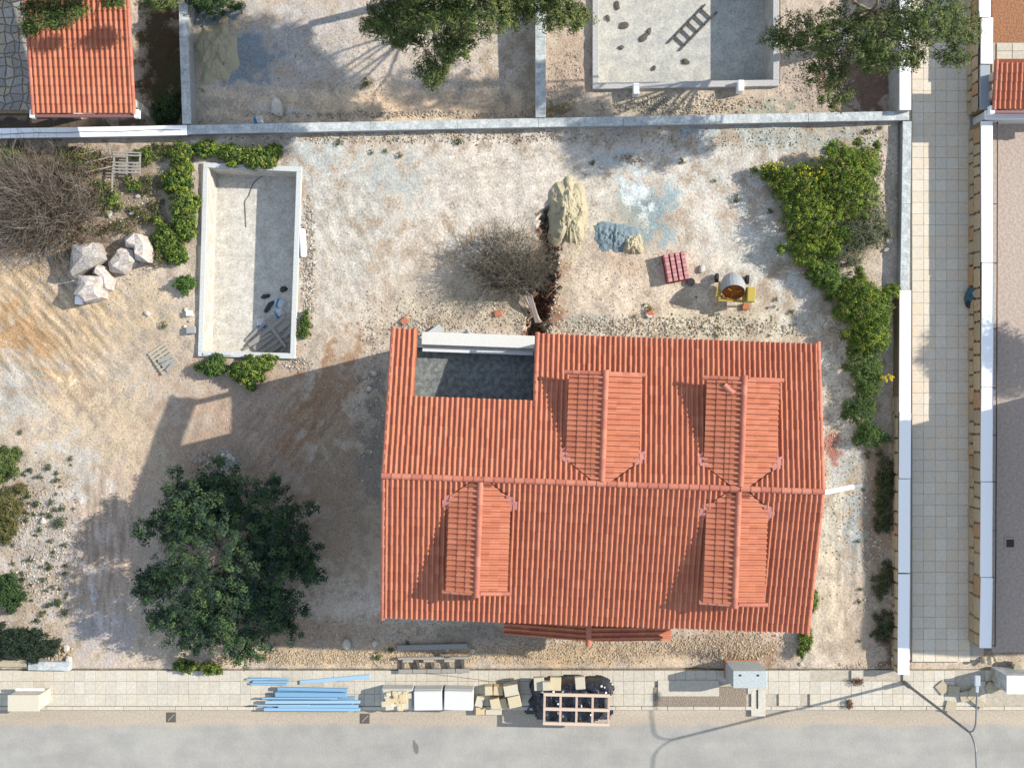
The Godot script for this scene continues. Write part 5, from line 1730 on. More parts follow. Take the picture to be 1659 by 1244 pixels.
	for k in 3:
		var b: Array = [[460, 468, 0.4, 0.34], [436, 497, 0.9, 0.6], [430, 480, 0.2, 0.4]][k]
		single("plastic_scrap", rock_mb(Vector3(b[3], 0.12, 0.24), 620 + k, 6, 7, 10, 0.15), M.black, ["crumpled black plastic scrap by the pool's east wall", "long crumpled black plastic between the cement bags", "crumpled black plastic scrap above the cement bags"][k], "plastic", P(b[0], b[1], fy) + Vector3(0, 0.05, 0), b[2])
	var pk := [[[398, 552], [446, 508], 0.1, 0.02], [[440, 575], [472, 528], 0.12, 0.06], [[395, 566], [440, 540], 0.09, 0.03], [[448, 570], [468, 538], 0.09, 0.08], [[412, 566], [470, 520], 0.22, 0.05], [[425, 570], [474, 535], 0.09, 0.05], [[438, 572], [474, 546], 0.07, 0.06], [[452, 572], [474, 556], 0.06, 0.06], [[404, 560], [462, 512], 0.14, 0.03]]
	for k in pk.size():
		var a := P(pk[k][0][0], pk[k][0][1], fy + 0.05)
		var b := P(pk[k][1][0], pk[k][1][1], fy + 0.28)
		var d := b - a
		mb = MB.new()
		var bz := d.normalized()
		var bxx := Vector3.UP.cross(bz).normalized()
		mb.box(Transform3D(Basis(bxx, bz.cross(bxx), bz), (a + b) * 0.5 + Vector3(0, k * 0.012, 0)), Vector3(pk[k][2], 0.04, d.length()), 0.004)
		single("plank", mb, M.plank, ["loose plank edge behind the cement bags in the pool", "grey plank steeply crossing the pool corner", "short plank end by the pool's south wall", "grey plank crossing close to the pool's east wall", "widest grey plank lying across the pool's southeast corner", "grey plank just inside the widest plank in the pool corner", "thin grey plank third in from the widest in the pool corner", "short grey plank deepest in the pool's southeast corner", "grey plank under the cement bags beside the widest plank"][k], "plank")
	mb = MB.new()
	var a2 := P(432, 520, fy + 0.26)
	var b2 := P(462, 562, fy + 0.36)
	var d2 := (b2 - a2).normalized()
	var x2 := Vector3.UP.cross(d2).normalized()
	mb.box(Transform3D(Basis(x2, d2.cross(x2), d2), (a2 + b2) * 0.5), Vector3(0.12, 0.035, (b2 - a2).length()), 0.004)
	single("plank", mb, M.plank, "grey plank laid crosswise over the other planks in the pool", "plank")
	mb = MB.new()
	mb.path([P(428, 283, fy + 0.03), P(414, 292, fy + 0.03), P(409, 298, fy + 0.03), P(403, 316, fy + 0.02), P(396, 326, fy + 0.02), P(397, 345, fy + 0.02), P(398, 368, fy + 0.02)], 0.014, 5)
	single("bent_rod", mb, M.rebar, "bent reinforcing rod lying on the pool floor", "rod")
	# blocks beside the pool
	for k in 2:
		var q: Array = [[311, 535, 0.34, 0.26], [308, 508, 0.22, 0.2]][k]
		single("concrete_block", crate_mb(Vector3(q[2], 0.2, q[3]), 0.012), [M.block_grey, M.white_cap][k], ["flat grey concrete block outside the pool's west rim", "small white block outside the pool's west rim"][k], "block", on_ground(q[0], q[1]) + Vector3(0, 0.1, 0), 0.05)
	# ladder and rubbish in the wide pool
	fy = -1.72
	o = thing("timber_ladder", "dark timber ladder lying on the wide pool floor", "ladder", P(1122, 45, fy) + Vector3(0, 0.05, 0), 0.80)
	for s in [-0.27, 0.27]: part("rail", crate_mb(Vector3(2.15, 0.07, 0.06), 0.006), M.dark_wood, o, Vector3(0.05 * signf(s), 0.0, s))
	for k in 5: part("rung", crate_mb(Vector3(0.06, 0.05, 0.6), 0.006), M.dark_wood, o, Vector3(-0.75 + k * 0.38, 0.01, 0.0))
	for k in 8:
		var q: Array = [[1007, 77, 0.3], [1043, 60, 0.45], [1052, 50, 0.35], [985, 30, 0.3], [1110, 100, 0.4], [1010, 42, 0.5], [1060, 110, 0.25], [1000, 8, 0.4]][k]
		single("rubble_scrap", rock_mb(Vector3(q[2], 0.1, q[2] * 0.6), 640 + k, 6, 6, 9, 0.15), M.dark_wood, "dark scrap of rubbish on the wide pool's floor", "rubbish", P(q[0], q[1], fy) + Vector3(0, 0.04, 0), k * 0.7, "dark rubbish scraps on the wide pool floor")
	# crumpled white sack behind the wall
	o = thing("cement_bag", "crumpled white sack lying just behind the boundary wall", "cement bag", on_ground(413, 190), 0.3)
	bag(o, 0.42, 0.34, 0.1, 50)
	# pipe from the gable
	o = thing("drain_pipe", "white plastic pipe with a grey socket sticking out of the east gable", "pipe")
	var pa := P(1318, 801.5, 5.2)
	var pb := P(1383, 788.5, 5.0)
	mb = MB.new()
	mb.tube(pa, pb, 0.085, 0.085, 14)
	part("pipe", mb, M.pvc, o)
	mb = MB.new()
	mb.tube(pb, pb + (pb - pa).normalized() * 0.3, 0.075, 0.075, 14)
	part("socket", mb, M.block_grey, o)
	# rubbish heap at the lane wall
	o = thing("rubbish_bag", "crumpled teal and black plastic bag against the lane's stone wall", "bag", P(1569, 479, 0.0) + Vector3(0, 0.03, 0))
	part("body", rock_mb(Vector3(0.62, 0.5, 0.7), 660, 8, 10, 14, 0.12), M.teal, o, Vector3(0, 0.2, 0))
	part("knot", crate_mb(Vector3(0.06, 0.04, 0.24), 0.015), M.pale_plastic, o, Vector3(0.02, 0.45, 0.0), 0.35)
	part("black_bag", rock_mb(Vector3(0.5, 0.3, 0.4), 661, 8, 8, 12, 0.12), M.black, o, Vector3(0.05, 0.12, 0.36))
	# drain in the courtyard
	o = thing("drain_cover", "small square drain with a pale frame in the courtyard floor", "drain", P(1637, 880, 0.2) )
	part("frame", crate_mb(Vector3(0.44, 0.03, 0.44), 0.006), M.courtyard_frame, o, Vector3(0, 0.012, 0))
	part("grating", crate_mb(Vector3(0.3, 0.02, 0.3), 0.006), M.black, o, Vector3(0, 0.022, 0))
	# white pipe end by the pine
	mb = MB.new()
	mb.box(T(Vector3(0, 0.5, 0)), Vector3(0.3, 2.0, 0.26), 0.03)
	single("meter_post", mb, M.white_cap, "white post standing under the pine by the lane", "post", Vector3(P(1374, 60, 0.9).x, -0.5, P(1374, 60, 0.9).z))

func bag(o: Node3D, l: float, w: float, h: float, seed_: int):
	var n := 16
	var f := FastNoiseLite.new(); f.seed = seed_; f.frequency = 3.0
	for band in 2:
		var mb := MB.new()
		var pts := []
		for i in n + 1:
			for j in n + 1:
				var a := float(i) / n * 2.0 - 1.0
				var b := float(j) / n * 2.0 - 1.0
				var e := (1.0 - pow(absf(a), 3.5)) * (1.0 - pow(absf(b), 3.5))
				pts.append(Vector3(a * l * 0.5 * (1.0 + 0.06 * f.get_noise_1d(b * 3)), 0.01 + h * e + f.get_noise_2d(a, b) * 0.05, b * w * 0.5 * (1.0 + 0.06 * f.get_noise_1d(a * 3 + 7))))
		for i in n:
			var inb := i < 6 and i > 1
			if inb != (band == 1): continue
			for j in n:
				mb.quad(pts[i * (n + 1) + j], pts[i * (n + 1) + j + 1], pts[(i + 1) * (n + 1) + j + 1], pts[(i + 1) * (n + 1) + j], Vector3.UP)
				var lo := Vector3(0, 0.02, 0)
				if j == 0 or j == n - 1:
					var e0: Vector3 = pts[i * (n + 1) + (0 if j == 0 else n)]
					var e1: Vector3 = pts[(i + 1) * (n + 1) + (0 if j == 0 else n)]
					mb.quad(e0, e1, Vector3(e1.x, 0, e1.z), Vector3(e0.x, 0, e0.z), Vector3(0, 0, -1 if j == 0 else 1))
			if i == 0 or i == n - 1:
				for j in n:
					var q: int = 0 if i == 0 else n
					var e0: Vector3 = pts[q * (n + 1) + j]
					var e1: Vector3 = pts[q * (n + 1) + j + 1]
					mb.quad(e0, e1, Vector3(e1.x, 0, e1.z), Vector3(e0.x, 0, e0.z), Vector3(-1 if i == 0 else 1, 0, 0))
		part("sack" if band == 0 else "blue_band", mb, M.sack if band == 0 else M.blue_print, o)

# ---------------------------------------------------------------- along the footway
func top_box(x0: float, y0: float, x1: float, y1: float, h: float, base: float) -> Array:
	# survey rectangle of a level top at height h -> [centre at base, size]
	var a := P(x0, y0, h)
	var b := P(x1, y1, h)
	return [Vector3((a.x + b.x) * 0.5, base, (a.z + b.z) * 0.5), Vector3(b.x - a.x, h - base, b.z - a.z)]

func build_street_things():
	var lr := RandomNumberGenerator.new(); lr.seed = 23
	var o: Node3D
	var mb: MB
	# blue profiles
	var bb := [[449, 1116, 563, 1118.5, 0.13, 0.28, 1], [445, 1125.5, 561, 1126.5, 0.17, 0.30, 1], [424, 1131.5, 545, 1132, 0.06, 0.34, 1], [429, 1138, 583, 1137.5, 0.11, 0.36, 1], [416, 1143.5, 500, 1143, 0.05, 0.36, 1], [450, 1144.5, 580, 1144.5, 0.11, 0.3, 1], [427, 1149.5, 583, 1150, 0.12, 0.26, 1], [455, 1139, 570, 1141, 0.13, 0.14, 1], [448, 1121, 560, 1122, 0.13, 0.12, 1], [440, 1132, 575, 1132, 0.14, 0.12, 1], [432, 1147, 578, 1147, 0.14, 0.13, 1]]
	for b in bb:
		var a := P(b[0], b[1], b[5])
		var c := P(b[2], b[3], b[5])
		mb = beam_mb(a, c, b[4], b[5] - 0.1, b[5], 0.008)
		single("blue_beam", mb, M.blues[lr.randi() % 3], "long pale blue profile in the pile on the footway", "beam", Vector3.ZERO, 0.0, "pale blue profiles piled on the footway")
	mb = beam_mb(P(485, 1106, 0.08), P(599, 1096, 0.08), 0.15, 0.0, 0.08, 0.008)
	single("blue_beam", mb, M.blues[1], "single pale blue board lying askew above the blue pile", "beam")
	for k in 9:
		var y := 1097.5 + k * 1.3
		mb = beam_mb(P(389 + lr.randf_range(0, 22), y + 1, 0.05 + 0.03 * (k % 3)), P(472 - lr.randf_range(0, 16), y + lr.randf_range(-1, 2), 0.05 + 0.03 * (k % 3)), 0.045, 0.01 + 0.03 * (k % 3), 0.05 + 0.03 * (k % 3), 0.006)
		single("blue_lath", mb, M.blues[lr.randi() % 3], "thin blue lath in the loose bundle next to the carob", "lath", Vector3.ZERO, 0.0, "loose bundle of thin blue laths")
	# open pallet of cut stone
	var t := top_box(617.5, 1118, 668, 1152, 0.72, 0.0)
	o = thing("stone_pallet", "pallet of loose cream cut stones with an open top", "stone pallet", t[0])
	part("load", crate_mb(Vector3(t[1].x - 0.06, t[1].y - 0.12, t[1].z - 0.06), 0.03), M.cut_stone, o, Vector3(0, t[1].y * 0.5 - 0.04, 0))
	for k in 26:
		var sx := lr.randf_range(0.16, 0.3)
		part("cut_stone", crate_mb(Vector3(sx, 0.12, lr.randf_range(0.12, 0.24)), 0.014), M.creams[lr.randi() % M.creams.size()], o, Vector3(lr.randf_range(-0.45, 0.45), t[1].y - 0.05 + lr.randf_range(-0.03, 0.03), lr.randf_range(-0.3, 0.3)), lr.randf_range(-0.15, 0.15) + (PI / 2 if lr.randf() < 0.4 else 0.0))
	part("plastic_wrap", crate_mb(Vector3(t[1].x + 0.02, t[1].y * 0.8, t[1].z + 0.02), 0.03), M.wrap_grey, o, Vector3(0, t[1].y * 0.42, 0))
	for k in 2:
		t = top_box([670, 719][k], 1124, [716, 766][k], 1150, 0.78, 0.0)
		o = thing("wrapped_pallet", ["pallet wrapped in plain white sheet next to the open stone pallet", "pallet wrapped in white sheet next to the loose blocks"][k], "wrapped pallet", t[0], 0.015 - 0.04 * k)
		part("wrapped_load", crate_mb(Vector3(t[1].x, t[1].y - 0.12, t[1].z + 0.12), 0.03), M.wrap_white, o, Vector3(0, t[1].y * 0.5 + 0.06, -0.03))
		part("wrap_skirt", crate_mb(Vector3(t[1].x + 0.03, t[1].y * 0.7, t[1].z + 0.16), 0.03), M.wrap_grey, o, Vector3(0, t[1].y * 0.37, -0.03))
		part("pallet_base", crate_mb(Vector3(t[1].x + 0.06, 0.09, t[1].z + 0.2), 0.006), M.old_wood, o, Vector3(0, 0.047, 0))
	# loose cream blocks
	var bl := [[785, 1112, 798, 1127, 0.4, 0.05], [799, 1112, 815, 1127, 0.4, -0.03], [816, 1110, 840, 1128, 0.55, 0.18], [794, 1132, 810, 1148, 0.42, 0.2], [810, 1132, 821, 1148, 0.4, 0.15], [823, 1128, 844, 1147, 0.6, 0.22], [770, 1129, 783, 1146, 0.22, -0.25], [770, 1147, 785, 1160, 0.24, 0.0], [786, 1151, 813, 1160, 0.18, 0.0]]
	for b in bl:
		t = top_box(b[0], b[1], b[2], b[3], b[4], 0.0)
		var low: bool = b[3] > 1152
		single("cream_block", crate_mb(Vector3(t[1].x - 0.015, t[1].y, t[1].z - 0.015), 0.012), M.creams[lr.randi() % M.creams.size()], "loose cream building block between the white pallets and the black stack", "block", t[0] + Vector3(0, t[1].y * 0.5 - (0.1 if low else 0.0), 0), b[5], "loose cream blocks on the footway")
	bl = [[865, 1098, 882, 1119, 0.95, 0.06], [891, 1098, 909, 1119, 0.92, -0.04], [932, 1097, 948, 1117, 0.9, 0.08], [879, 1105, 891, 1119, 1.1, 0.04]]
	for b in bl:
		t = top_box(b[0], b[1], b[2], b[3], b[4], 0.0)
		single("cream_block", crate_mb(Vector3(t[1].x, 0.22, t[1].z), 0.012), M.creams[lr.randi() % M.creams.size()], "cream building block weighing down the black plastic sheet", "block", t[0] + Vector3(0, b[4] - 0.11 , 0), b[5], "cream blocks on the black plastic")
	# stack wrapped in black plastic with a timber grid on top
	t = top_box(878, 1120, 990, 1178, 0.95, 0.0)
	o = thing("wrapped_stack", "stack wrapped in shiny black plastic under the timber grid", "wrapped stack", Vector3(t[0].x, -0.02, t[0].z))
	var pl := MB.new()
	var nx := 60
	var nz := 40
	var f := FastNoiseLite.new(); f.seed = 4; f.frequency = 0.9; f.fractal_octaves = 3
	var g := []
	var rim := []
	for i in nx + 1:
		for j in nz + 1:
			var u := lerpf(-1.95, 1.6, float(i) / nx)
			var v := lerpf(-1.15, 0.9, float(j) / nz)
			var rr := pow(pow(absf(u + 0.16) / 1.62, 4.0) + pow(absf(v + 0.14) / 0.88, 4.0), 0.25) + f.get_noise_2d(u, v) * 0.16
			var e := smoothstep(1.0, 0.82, rr)
			if u > 0.1 and v < -0.45: e *= 0.75
			var y := 0.012 + e * 0.8 + (f.get_noise_2d(u * 2.0, v * 2.0) * 0.10 + absf(f.get_noise_2d(u * 3, v * 2 + 9)) * 0.06) * e
			rim.append(rr)
			g.append(Vector3(u, maxf(y, 0.012), v))
	for i in nx:
		for j in nz:
			var q := [i * (nz + 1) + j, (i + 1) * (nz + 1) + j, (i + 1) * (nz + 1) + j + 1, i * (nz + 1) + j + 1]
			if minf(minf(rim[q[0]], rim[q[1]]), minf(rim[q[2]], rim[q[3]])) > 1.03: continue
			pl.quad(g[q[0]], g[q[1]], g[q[2]], g[q[3]], Vector3.UP)
	part("plastic_sheet", pl, M.black_film, o)
	part("load", crate_mb(Vector3(2.2, 0.58, 1.0), 0.02), M.dark_wood, o, Vector3(-0.02, 0.30, -0.05))
	t = top_box(880, 1124, 988, 1176, 1.02, 0.0)
	o = thing("timber_grid", "pale timber grid of eight cells on top of the black stack", "timber frame", Vector3(t[0].x, 0.93, t[0].z), -0.022)
	for k in 3: part("long_rail", crate_mb(Vector3(t[1].x, 0.09, 0.115), 0.006), M.pale_wood, o, Vector3(0, 0.045, (k - 1) * (t[1].z * 0.5 - 0.06)))
	for k in 5:
		for r in 2:
			part("cross_rail", crate_mb(Vector3(0.085, 0.088, t[1].z * 0.5 - 0.182), 0.006), M.pale_wood2, o, Vector3((k - 2) * (t[1].x * 0.5 - 0.045) * 0.5, 0.044, (r - 0.5) * (t[1].z * 0.5 - 0.06)))
	# formwork timbers on the rubble
	single("timber_beam", beam_mb(P(643, 1050, 0.2), P(757, 1047, 0.2), 0.2, 0.02, 0.2, 0.01), M.plank, "single grey timber lying behind the formwork on the rubble", "timber")
	o = thing("formwork", "weathered timber formwork of two rails and short boards on the rubble", "formwork", P(703, 1075, 0.1) - Vector3(0, 0.1, 0), 0.01)
	part("rail", crate_mb(Vector3(2.75, 0.14, 0.09), 0.006), M.plank, o, Vector3(0, 0.19, -0.24))
	for k in 5: part("front_board", crate_mb(Vector3(0.53, 0.12, 0.15), 0.006), M.plank, o, Vector3(-1.1 + k * 0.55, 0.14, 0.27))
	for k in 5: part("spacer", crate_mb(Vector3(0.1, 0.12, 0.4), 0.006), M.dark_wood, o, Vector3(-1.2 + k * 0.58, 0.10, 0.02), 0.3 * (k % 2))
	for k in 3: part("cleat", crate_mb(Vector3(0.4, 0.05, 0.09), 0.005), M.old_wood, o, Vector3(-1.0 + k * 0.8, 0.15, -0.12))
	# meter pillar
	t = top_box(1188, 1087, 1243, 1115, 1.45, 0.0)
	o = thing("meter_pillar", "grey rendered meter pillar with a brick foot beside the earth bed", "pillar", t[0] - Vector3(0, 0.4, 0))
	part("pillar_body", crate_mb(Vector3(t[1].x, 1.85, t[1].z), 0.015), M.pillar, o, Vector3(0, 0.925, 0))
	part("brick_foot", crate_mb(Vector3(t[1].x + 0.06, 0.5, t[1].z + 0.06), 0.015), M.brick, o, Vector3(0, 0.22, 0))
	for s in [-0.36, 0.3]:
		mb = MB.new()
		mb.tube(Vector3(s, 1.84, -0.16), Vector3(s, 1.87, -0.16), 0.04, 0.04, 10)
		part("bolt", mb, M.dark_metal, o)
	mb = beam_mb(P(1228, 1118, 0.03), P(1228, 1148, 0.03), 0.04, -0.02, 0.035, 0.004)
	single("conduit", mb, M.dark_metal, "thin dark conduit from the meter pillar across the footway", "conduit")
	part("pad", crate_mb(Vector3(0.55, 0.05, 0.98), 0.006), M.slabs[0], self, P(1229, 1140, 0.0) + Vector3(0, -0.02, 0)).name = "concrete_pad"
	tag(get_node("concrete_pad"), "pale concrete pad below the meter pillar at the kerb", "slab")
	t = top_box(1066, 1102, 1165, 1128, 0.012, 0.0)
	single("concrete_pad", crate_mb(Vector3(t[1].x, 0.05, t[1].z), 0.006), M.slabs[2], "pale concrete strip edging the bare earth bed", "slab", t[0] + Vector3(0, 0.002, 0))
	# other street cabinets
	t = top_box(13, 1127, 62, 1151, 1.0, 0.0)
	o = thing("street_cabinet", "low cream cabinet with a pale lid at the west end of the footway", "cabinet", t[0])
	part("cabinet_body", crate_mb(Vector3(t[1].x, 0.98, t[1].z), 0.012), M.cream_wall, o, Vector3(0, 0.49, 0))
	part("lid", crate_mb(Vector3(t[1].x + 0.05, 0.05, t[1].z + 0.06), 0.01), M.creams[0], o, Vector3(0, 1.005, 0))
	part("back_ledge", crate_mb(Vector3(t[1].x * 0.95, 0.06, 0.1), 0.01), M.white_cap, o, Vector3(0, 0.5, -t[1].z * 0.5 - 0.08))
	t = top_box(1633, 1096, 1690, 1123, 1.2, 0.0)
	o = thing("street_cabinet", "pale concrete cabinet among broken rock at the east end of the footway", "cabinet", t[0] - Vector3(0, 0.2, 0))
	part("cabinet_body", crate_mb(Vector3(t[1].x, 1.38, t[1].z), 0.012), M.conc_top, o, Vector3(0, 0.69, 0))
	part("lid", crate_mb(Vector3(t[1].x + 0.06, 0.05, t[1].z + 0.06), 0.01), M.white_cap, o, Vector3(0, 1.39, 0))
	for k in 16:
		var q := P(lr.randf_range(1590, 1660), lr.randf_range(1066, 1098), 0.0)
		if k > 10: q = P(lr.randf_range(1602, 1622), lr.randf_range(1090, 1125), 0.0)
		var s := lr.randf_range(0.3, 0.7)
		single("broken_rock", rock_mb(Vector3(s, s * 0.6, s * 0.8), 700 + k, 8, 7, 10, 0.04), M.rubble, "broken tan rock heaped by the east cabinet", "rock", q + Vector3(0, 0.0 + s * 0.15, 0), lr.randf() * TAU, "broken rocks by the east cabinet")
	for k in 7:
		var q := P(1530 + k * 10 + lr.randf_range(-6, 6), lr.randf_range(1104, 1150), 0.0)
		single("broken_slab", crate_mb(Vector3(lr.randf_range(0.3, 0.55), 0.06, lr.randf_range(0.25, 0.45)), 0.008), M.rubble, "broken grey slab lying on the footway east of the lamp post", "slab", q + Vector3(0, 0.03 + 0.01 * k, 0), lr.randf() * TAU, "broken slabs east of the lamp post")
	# manhole covers in the dusty road edge
	for k in 2:
		o = thing("drain_grate", ["square dark drain grate in the dusty road edge next to the carob", "square dark drain grate in the dusty road edge next to the stone pallet"][k], "drain", P([277, 591][k], [1162, 1164][k], -0.12))
		part("frame", crate_mb(Vector3(0.36, 0.03, 0.38), 0.004), M.rebar, o, Vector3(0, 0.008, 0))
		part("plate", crate_mb(Vector3(0.29, 0.02, 0.31), 0.004), M.dark_wood, o, Vector3(0, 0.018, 0))
		part("bar", crate_mb(Vector3(0.34, 0.015, 0.035), 0.003), M.plank, o, Vector3(0, 0.034, 0), 0.8)
	# street lamp
	var base := P(1466, 1106, 0.0)
	o = thing("street_lamp", "slim grey street lamp with two curved arms at the lane corner", "street lamp", base)
	mb = MB.new()
	mb.tube(Vector3(0, 0, 0), Vector3(0, 5.6, 0), 0.058, 0.042, 12)
	part("pole", mb, M.lamp_metal, o)
	mb = MB.new()
	mb.tube(Vector3(0, 0, 0), Vector3(0, 0.5, 0), 0.095, 0.09, 12)
	part("base", mb, M.lamp_metal, o)
	for s in [-1.0, 1.0]:
		mb = MB.new()
		var pts := []
		for k in 9:
			var a := k / 8.0 * PI * 0.5
			pts.append(Vector3(0.0, 5.55 + 0.62 * sin(a), s * (0.6 * (1.0 - cos(a)))))
		pts.append(Vector3(0.0, 6.24, s * 1.5))
		mb.path(pts, 0.027, 8)
		part("arm", mb, M.lamp_metal, o)
		mb = MB.new()
		mb.box(T(Vector3(0, 6.24, s * 1.62)), Vector3(0.11, 0.05, 0.3), 0.02)
		mb.box(T(Vector3(0, 6.25, s * 1.86)), Vector3(0.2, 0.08, 0.36), 0.03)
		var hd := part("lamp_head", mb, M.lamp_head, o)
		part("lens", crate_mb(Vector3(0.15, 0.02, 0.26), 0.004), M.lens, hd, Vector3(0, 6.2, s * 1.86))
	# odds and ends
	mb = MB.new()
	mb.path([P(645, 1088, 0.01), P(700, 1092, 0.01), P(760, 1099, 0.01), P(800, 1105, 0.012)], 0.008, 5)
	single("cable", mb, M.rebar, "thin cable lying across the footway behind the pallets", "cable")
	for k in 2:
		var q := P([1388, 1375][k], [1104, 1140][k], 0.0)
		o = thing("dry_weed", ["dry brown weed at the wall end by the footway", "small dry brown weed growing between the footway slabs"][k], "weed", q)
		part("foliage", foliage([[Vector3(0, 0.08, 0), Vector3([0.3, 0.17][k], 0.14, [0.17, 0.2][k])]], 50, 8, 0.07, 0.025, 0.07, [lin(122, 84, 66), lin(100, 74, 60), lin(140, 108, 84)], 850 + k, 0.1), null, o)
	# low wall and mortar edge at the west end of the footway
	single("low_wall", beam_mb(P(44, 1079, 0.25), P(112, 1080, 0.25), 0.34, -0.2, 0.25, 0.02), M.conc_top, "short low concrete wall stub beside the dark hedge", "wall")
	single("low_wall", beam_mb(P(-30, 1075, 0.2), P(42, 1075, 0.2), 0.28, -0.2, 0.2, 0.02), M.rubble, "rough stone edge under the dark hedge", "wall")
	mb = MB.new()
	mb.box(T(Vector3.ZERO, 0, 0.5), Vector3(0.9, 0.03, 0.35), 0.005)
	single("sheet_offcut", mb, M.wrap_grey, "thin white board leaning by the house's north parapet", "board", on_ground(700, 541) + Vector3(0, 0.12, 0), 0.6)

# ---------------------------------------------------------------- materials
func tints(m: StandardMaterial3D, list: Array) -> Array:
	var r := []
	for c in list:
		var d: StandardMaterial3D = m.duplicate()
		d.albedo_color = c
		r.append(d)
	return r

func make_materials():
	M.bedding = grained(srgb(198, 187, 168), srgb(218, 207, 188), 1.7, 0.03, 0.95, 0.8, 0.1, 2)
	var sl := grained(srgb(222, 214, 197), srgb(240, 231, 213), 1.3, 0.025, 0.9, 0.25, 0.12, 3, srgb(170, 160, 140))
	M.slabs = tints(sl, [Color(1, 1, 1), Color(0.985, 0.98, 0.97), Color(0.97, 0.97, 0.965), Color(0.99, 0.98, 0.96), Color(0.95, 0.95, 0.945)])
	var ls := grained(srgb(222, 210, 190, 0.7), srgb(236, 225, 205, 0.7), 1.1, 0.03, 0.9, 0.25, 0.14, 4, srgb(160, 146, 122))
	M.lane_slabs = tints(ls, [Color(1, 1, 1), Color(0.985, 0.975, 0.965), Color(0.97, 0.97, 0.97), Color(0.99, 0.97, 0.945)])
	M.earth = grained(srgb(158, 144, 128), srgb(188, 170, 150), 1.1, 0.05, 0.97, 3.0, 0.2, 5, srgb(120, 104, 90))
	# clay
	var clay := grained(Color(0.88, 0.88, 0.88), Color(1, 1, 1), 0.7, 0.04, 0.82, 0.25, 0.12, 6, Color(0.6, 0.56, 0.52))
	tile_cols = [lin(232, 143, 108), lin(227, 137, 102), lin(236, 149, 114), lin(224, 136, 104), lin(230, 141, 102), lin(219, 130, 98), lin(233, 146, 110)]
	for c in tile_cols:
		var d: StandardMaterial3D = clay.duplicate()
		d.albedo_color = c.linear_to_srgb()
		tile_tones.append(d)
	M.tile_multi = clay.duplicate()
	M.tile_multi.vertex_color_use_as_albedo = true
	M.cap_tones = tints(clay, [srgb(228, 140, 112), srgb(236, 150, 122), srgb(216, 130, 106)])
	M.flashing = mat(srgb(204, 136, 130), 0.7)
	M.deck = grained(srgb(150, 76, 54), srgb(166, 88, 64), 1.0, 0.03, 0.9, 0.2, 0.0, 7)
	M.render = grained(srgb(196, 194, 188), srgb(212, 210, 204), 1.9, 0.02, 0.95, 0.5, 0.05, 8)
	M.cheek = M.render
	M.block_wall = grained(srgb(128, 124, 118), srgb(150, 146, 138), 1.4, 0.03, 0.95, 0.6, 0.1, 44)
	M.terrace = grained(srgb(112, 116, 117), srgb(160, 164, 161), 1.6, 0.025, 0.9, 0.4, 0.1, 9, srgb(130, 134, 134))
	M.parapet = grained(srgb(240, 238, 228), srgb(252, 250, 242), 0.8, 0.06, 0.95, 0.8, 0.2, 10, srgb(190, 184, 170))
	M.white = mat(srgb(246, 246, 246), 0.8)
	M.white_cap = mat(srgb(250, 250, 250, 0.86), 0.7)
	M.concrete = grained(srgb(186, 188, 184), srgb(206, 206, 200), 1.8, 0.02, 0.95, 0.6, 0.1, 12, srgb(150, 150, 146))
	M.conc_top = grained(srgb(188, 196, 196), srgb(236, 240, 238), 2.6, 0.02, 0.92, 0.5, 0.16, 13, srgb(176, 180, 178))
	M.mortar = grained(srgb(150, 126, 98), srgb(178, 154, 122), 1.2, 0.03, 0.97, 0.8, 0.1, 14)
	M.shaded_cap = mat(srgb(178, 190, 202), 0.7)  # blue-grey tone stands in for shade on the coping
	M.dark_metal = mat(srgb(70, 70, 72), 0.5, 0.6)
	M.courtyard = grained(srgb(194, 174, 160), srgb(212, 196, 182), 3.3, 0.08, 0.96, 1.4, 0.16, 15, srgb(160, 144, 132))
	M.courtyard_frame = mat(srgb(206, 178, 164), 0.9)
	M.red_soil = grained(srgb(166, 116, 82), srgb(196, 142, 106), 1.5, 0.05, 0.97, 2.5, 0.2, 16, srgb(128, 84, 58))
	M.rim = grained(srgb(214, 218, 214), srgb(238, 240, 236), 0.9, 0.04, 0.95, 0.6, 0.16, 17, srgb(160, 166, 164))
	M.pool_floor = grained(srgb(208, 202, 190), srgb(236, 231, 220), 3.1, 0.02, 0.95, 0.5, 0.14, 18, srgb(140, 132, 118))
	M.rim2 = grained(srgb(196, 192, 188), srgb(222, 220, 216), 0.9, 0.04, 0.95, 0.6, 0.2, 19, srgb(130, 128, 126))
	M.pool_floor2 = grained(srgb(196, 196, 190), srgb(226, 222, 210), 3.4, 0.02, 0.95, 0.5, 0.16, 20, srgb(130, 128, 124))
	var pa := grained(srgb(176, 172, 164), srgb(200, 196, 186), 1.2, 0.03, 0.9, 0.5, 0.1, 21)
	M.patio = tints(pa, [Color(1, 1, 1), Color(0.92, 0.92, 0.94), Color(1.0, 0.97, 0.92), Color(0.86, 0.87, 0.88)])
	M.cream_wall = grained(srgb(226, 216, 196), srgb(240, 232, 214), 2.0, 0.02, 0.95, 0.3, 0.05, 22)
	M.gutter = mat(srgb(150, 104, 100), 0.6)
	M.dark_glass = mat(srgb(60, 70, 80), 0.1)
	M.bark = grained(srgb(134, 118, 100), srgb(170, 156, 138), 0.4, 0.05, 0.95, 0.8, 0.0, 23)
	M.twig = vmat(0.95)
	M.leaf = vmat(0.85, 0.35)
	var bo := grained(srgb(196, 176, 160), srgb(250, 246, 240), 1.3, 0.025, 0.95, 1.2, 0.1, 24, srgb(170, 150, 134))
	M.boulder = bo
	M.boulder_spot = grained(srgb(206, 186, 166), srgb(250, 248, 244), 0.9, 0.025, 0.95, 1.0, 0.42, 25, srgb(40, 42, 48))
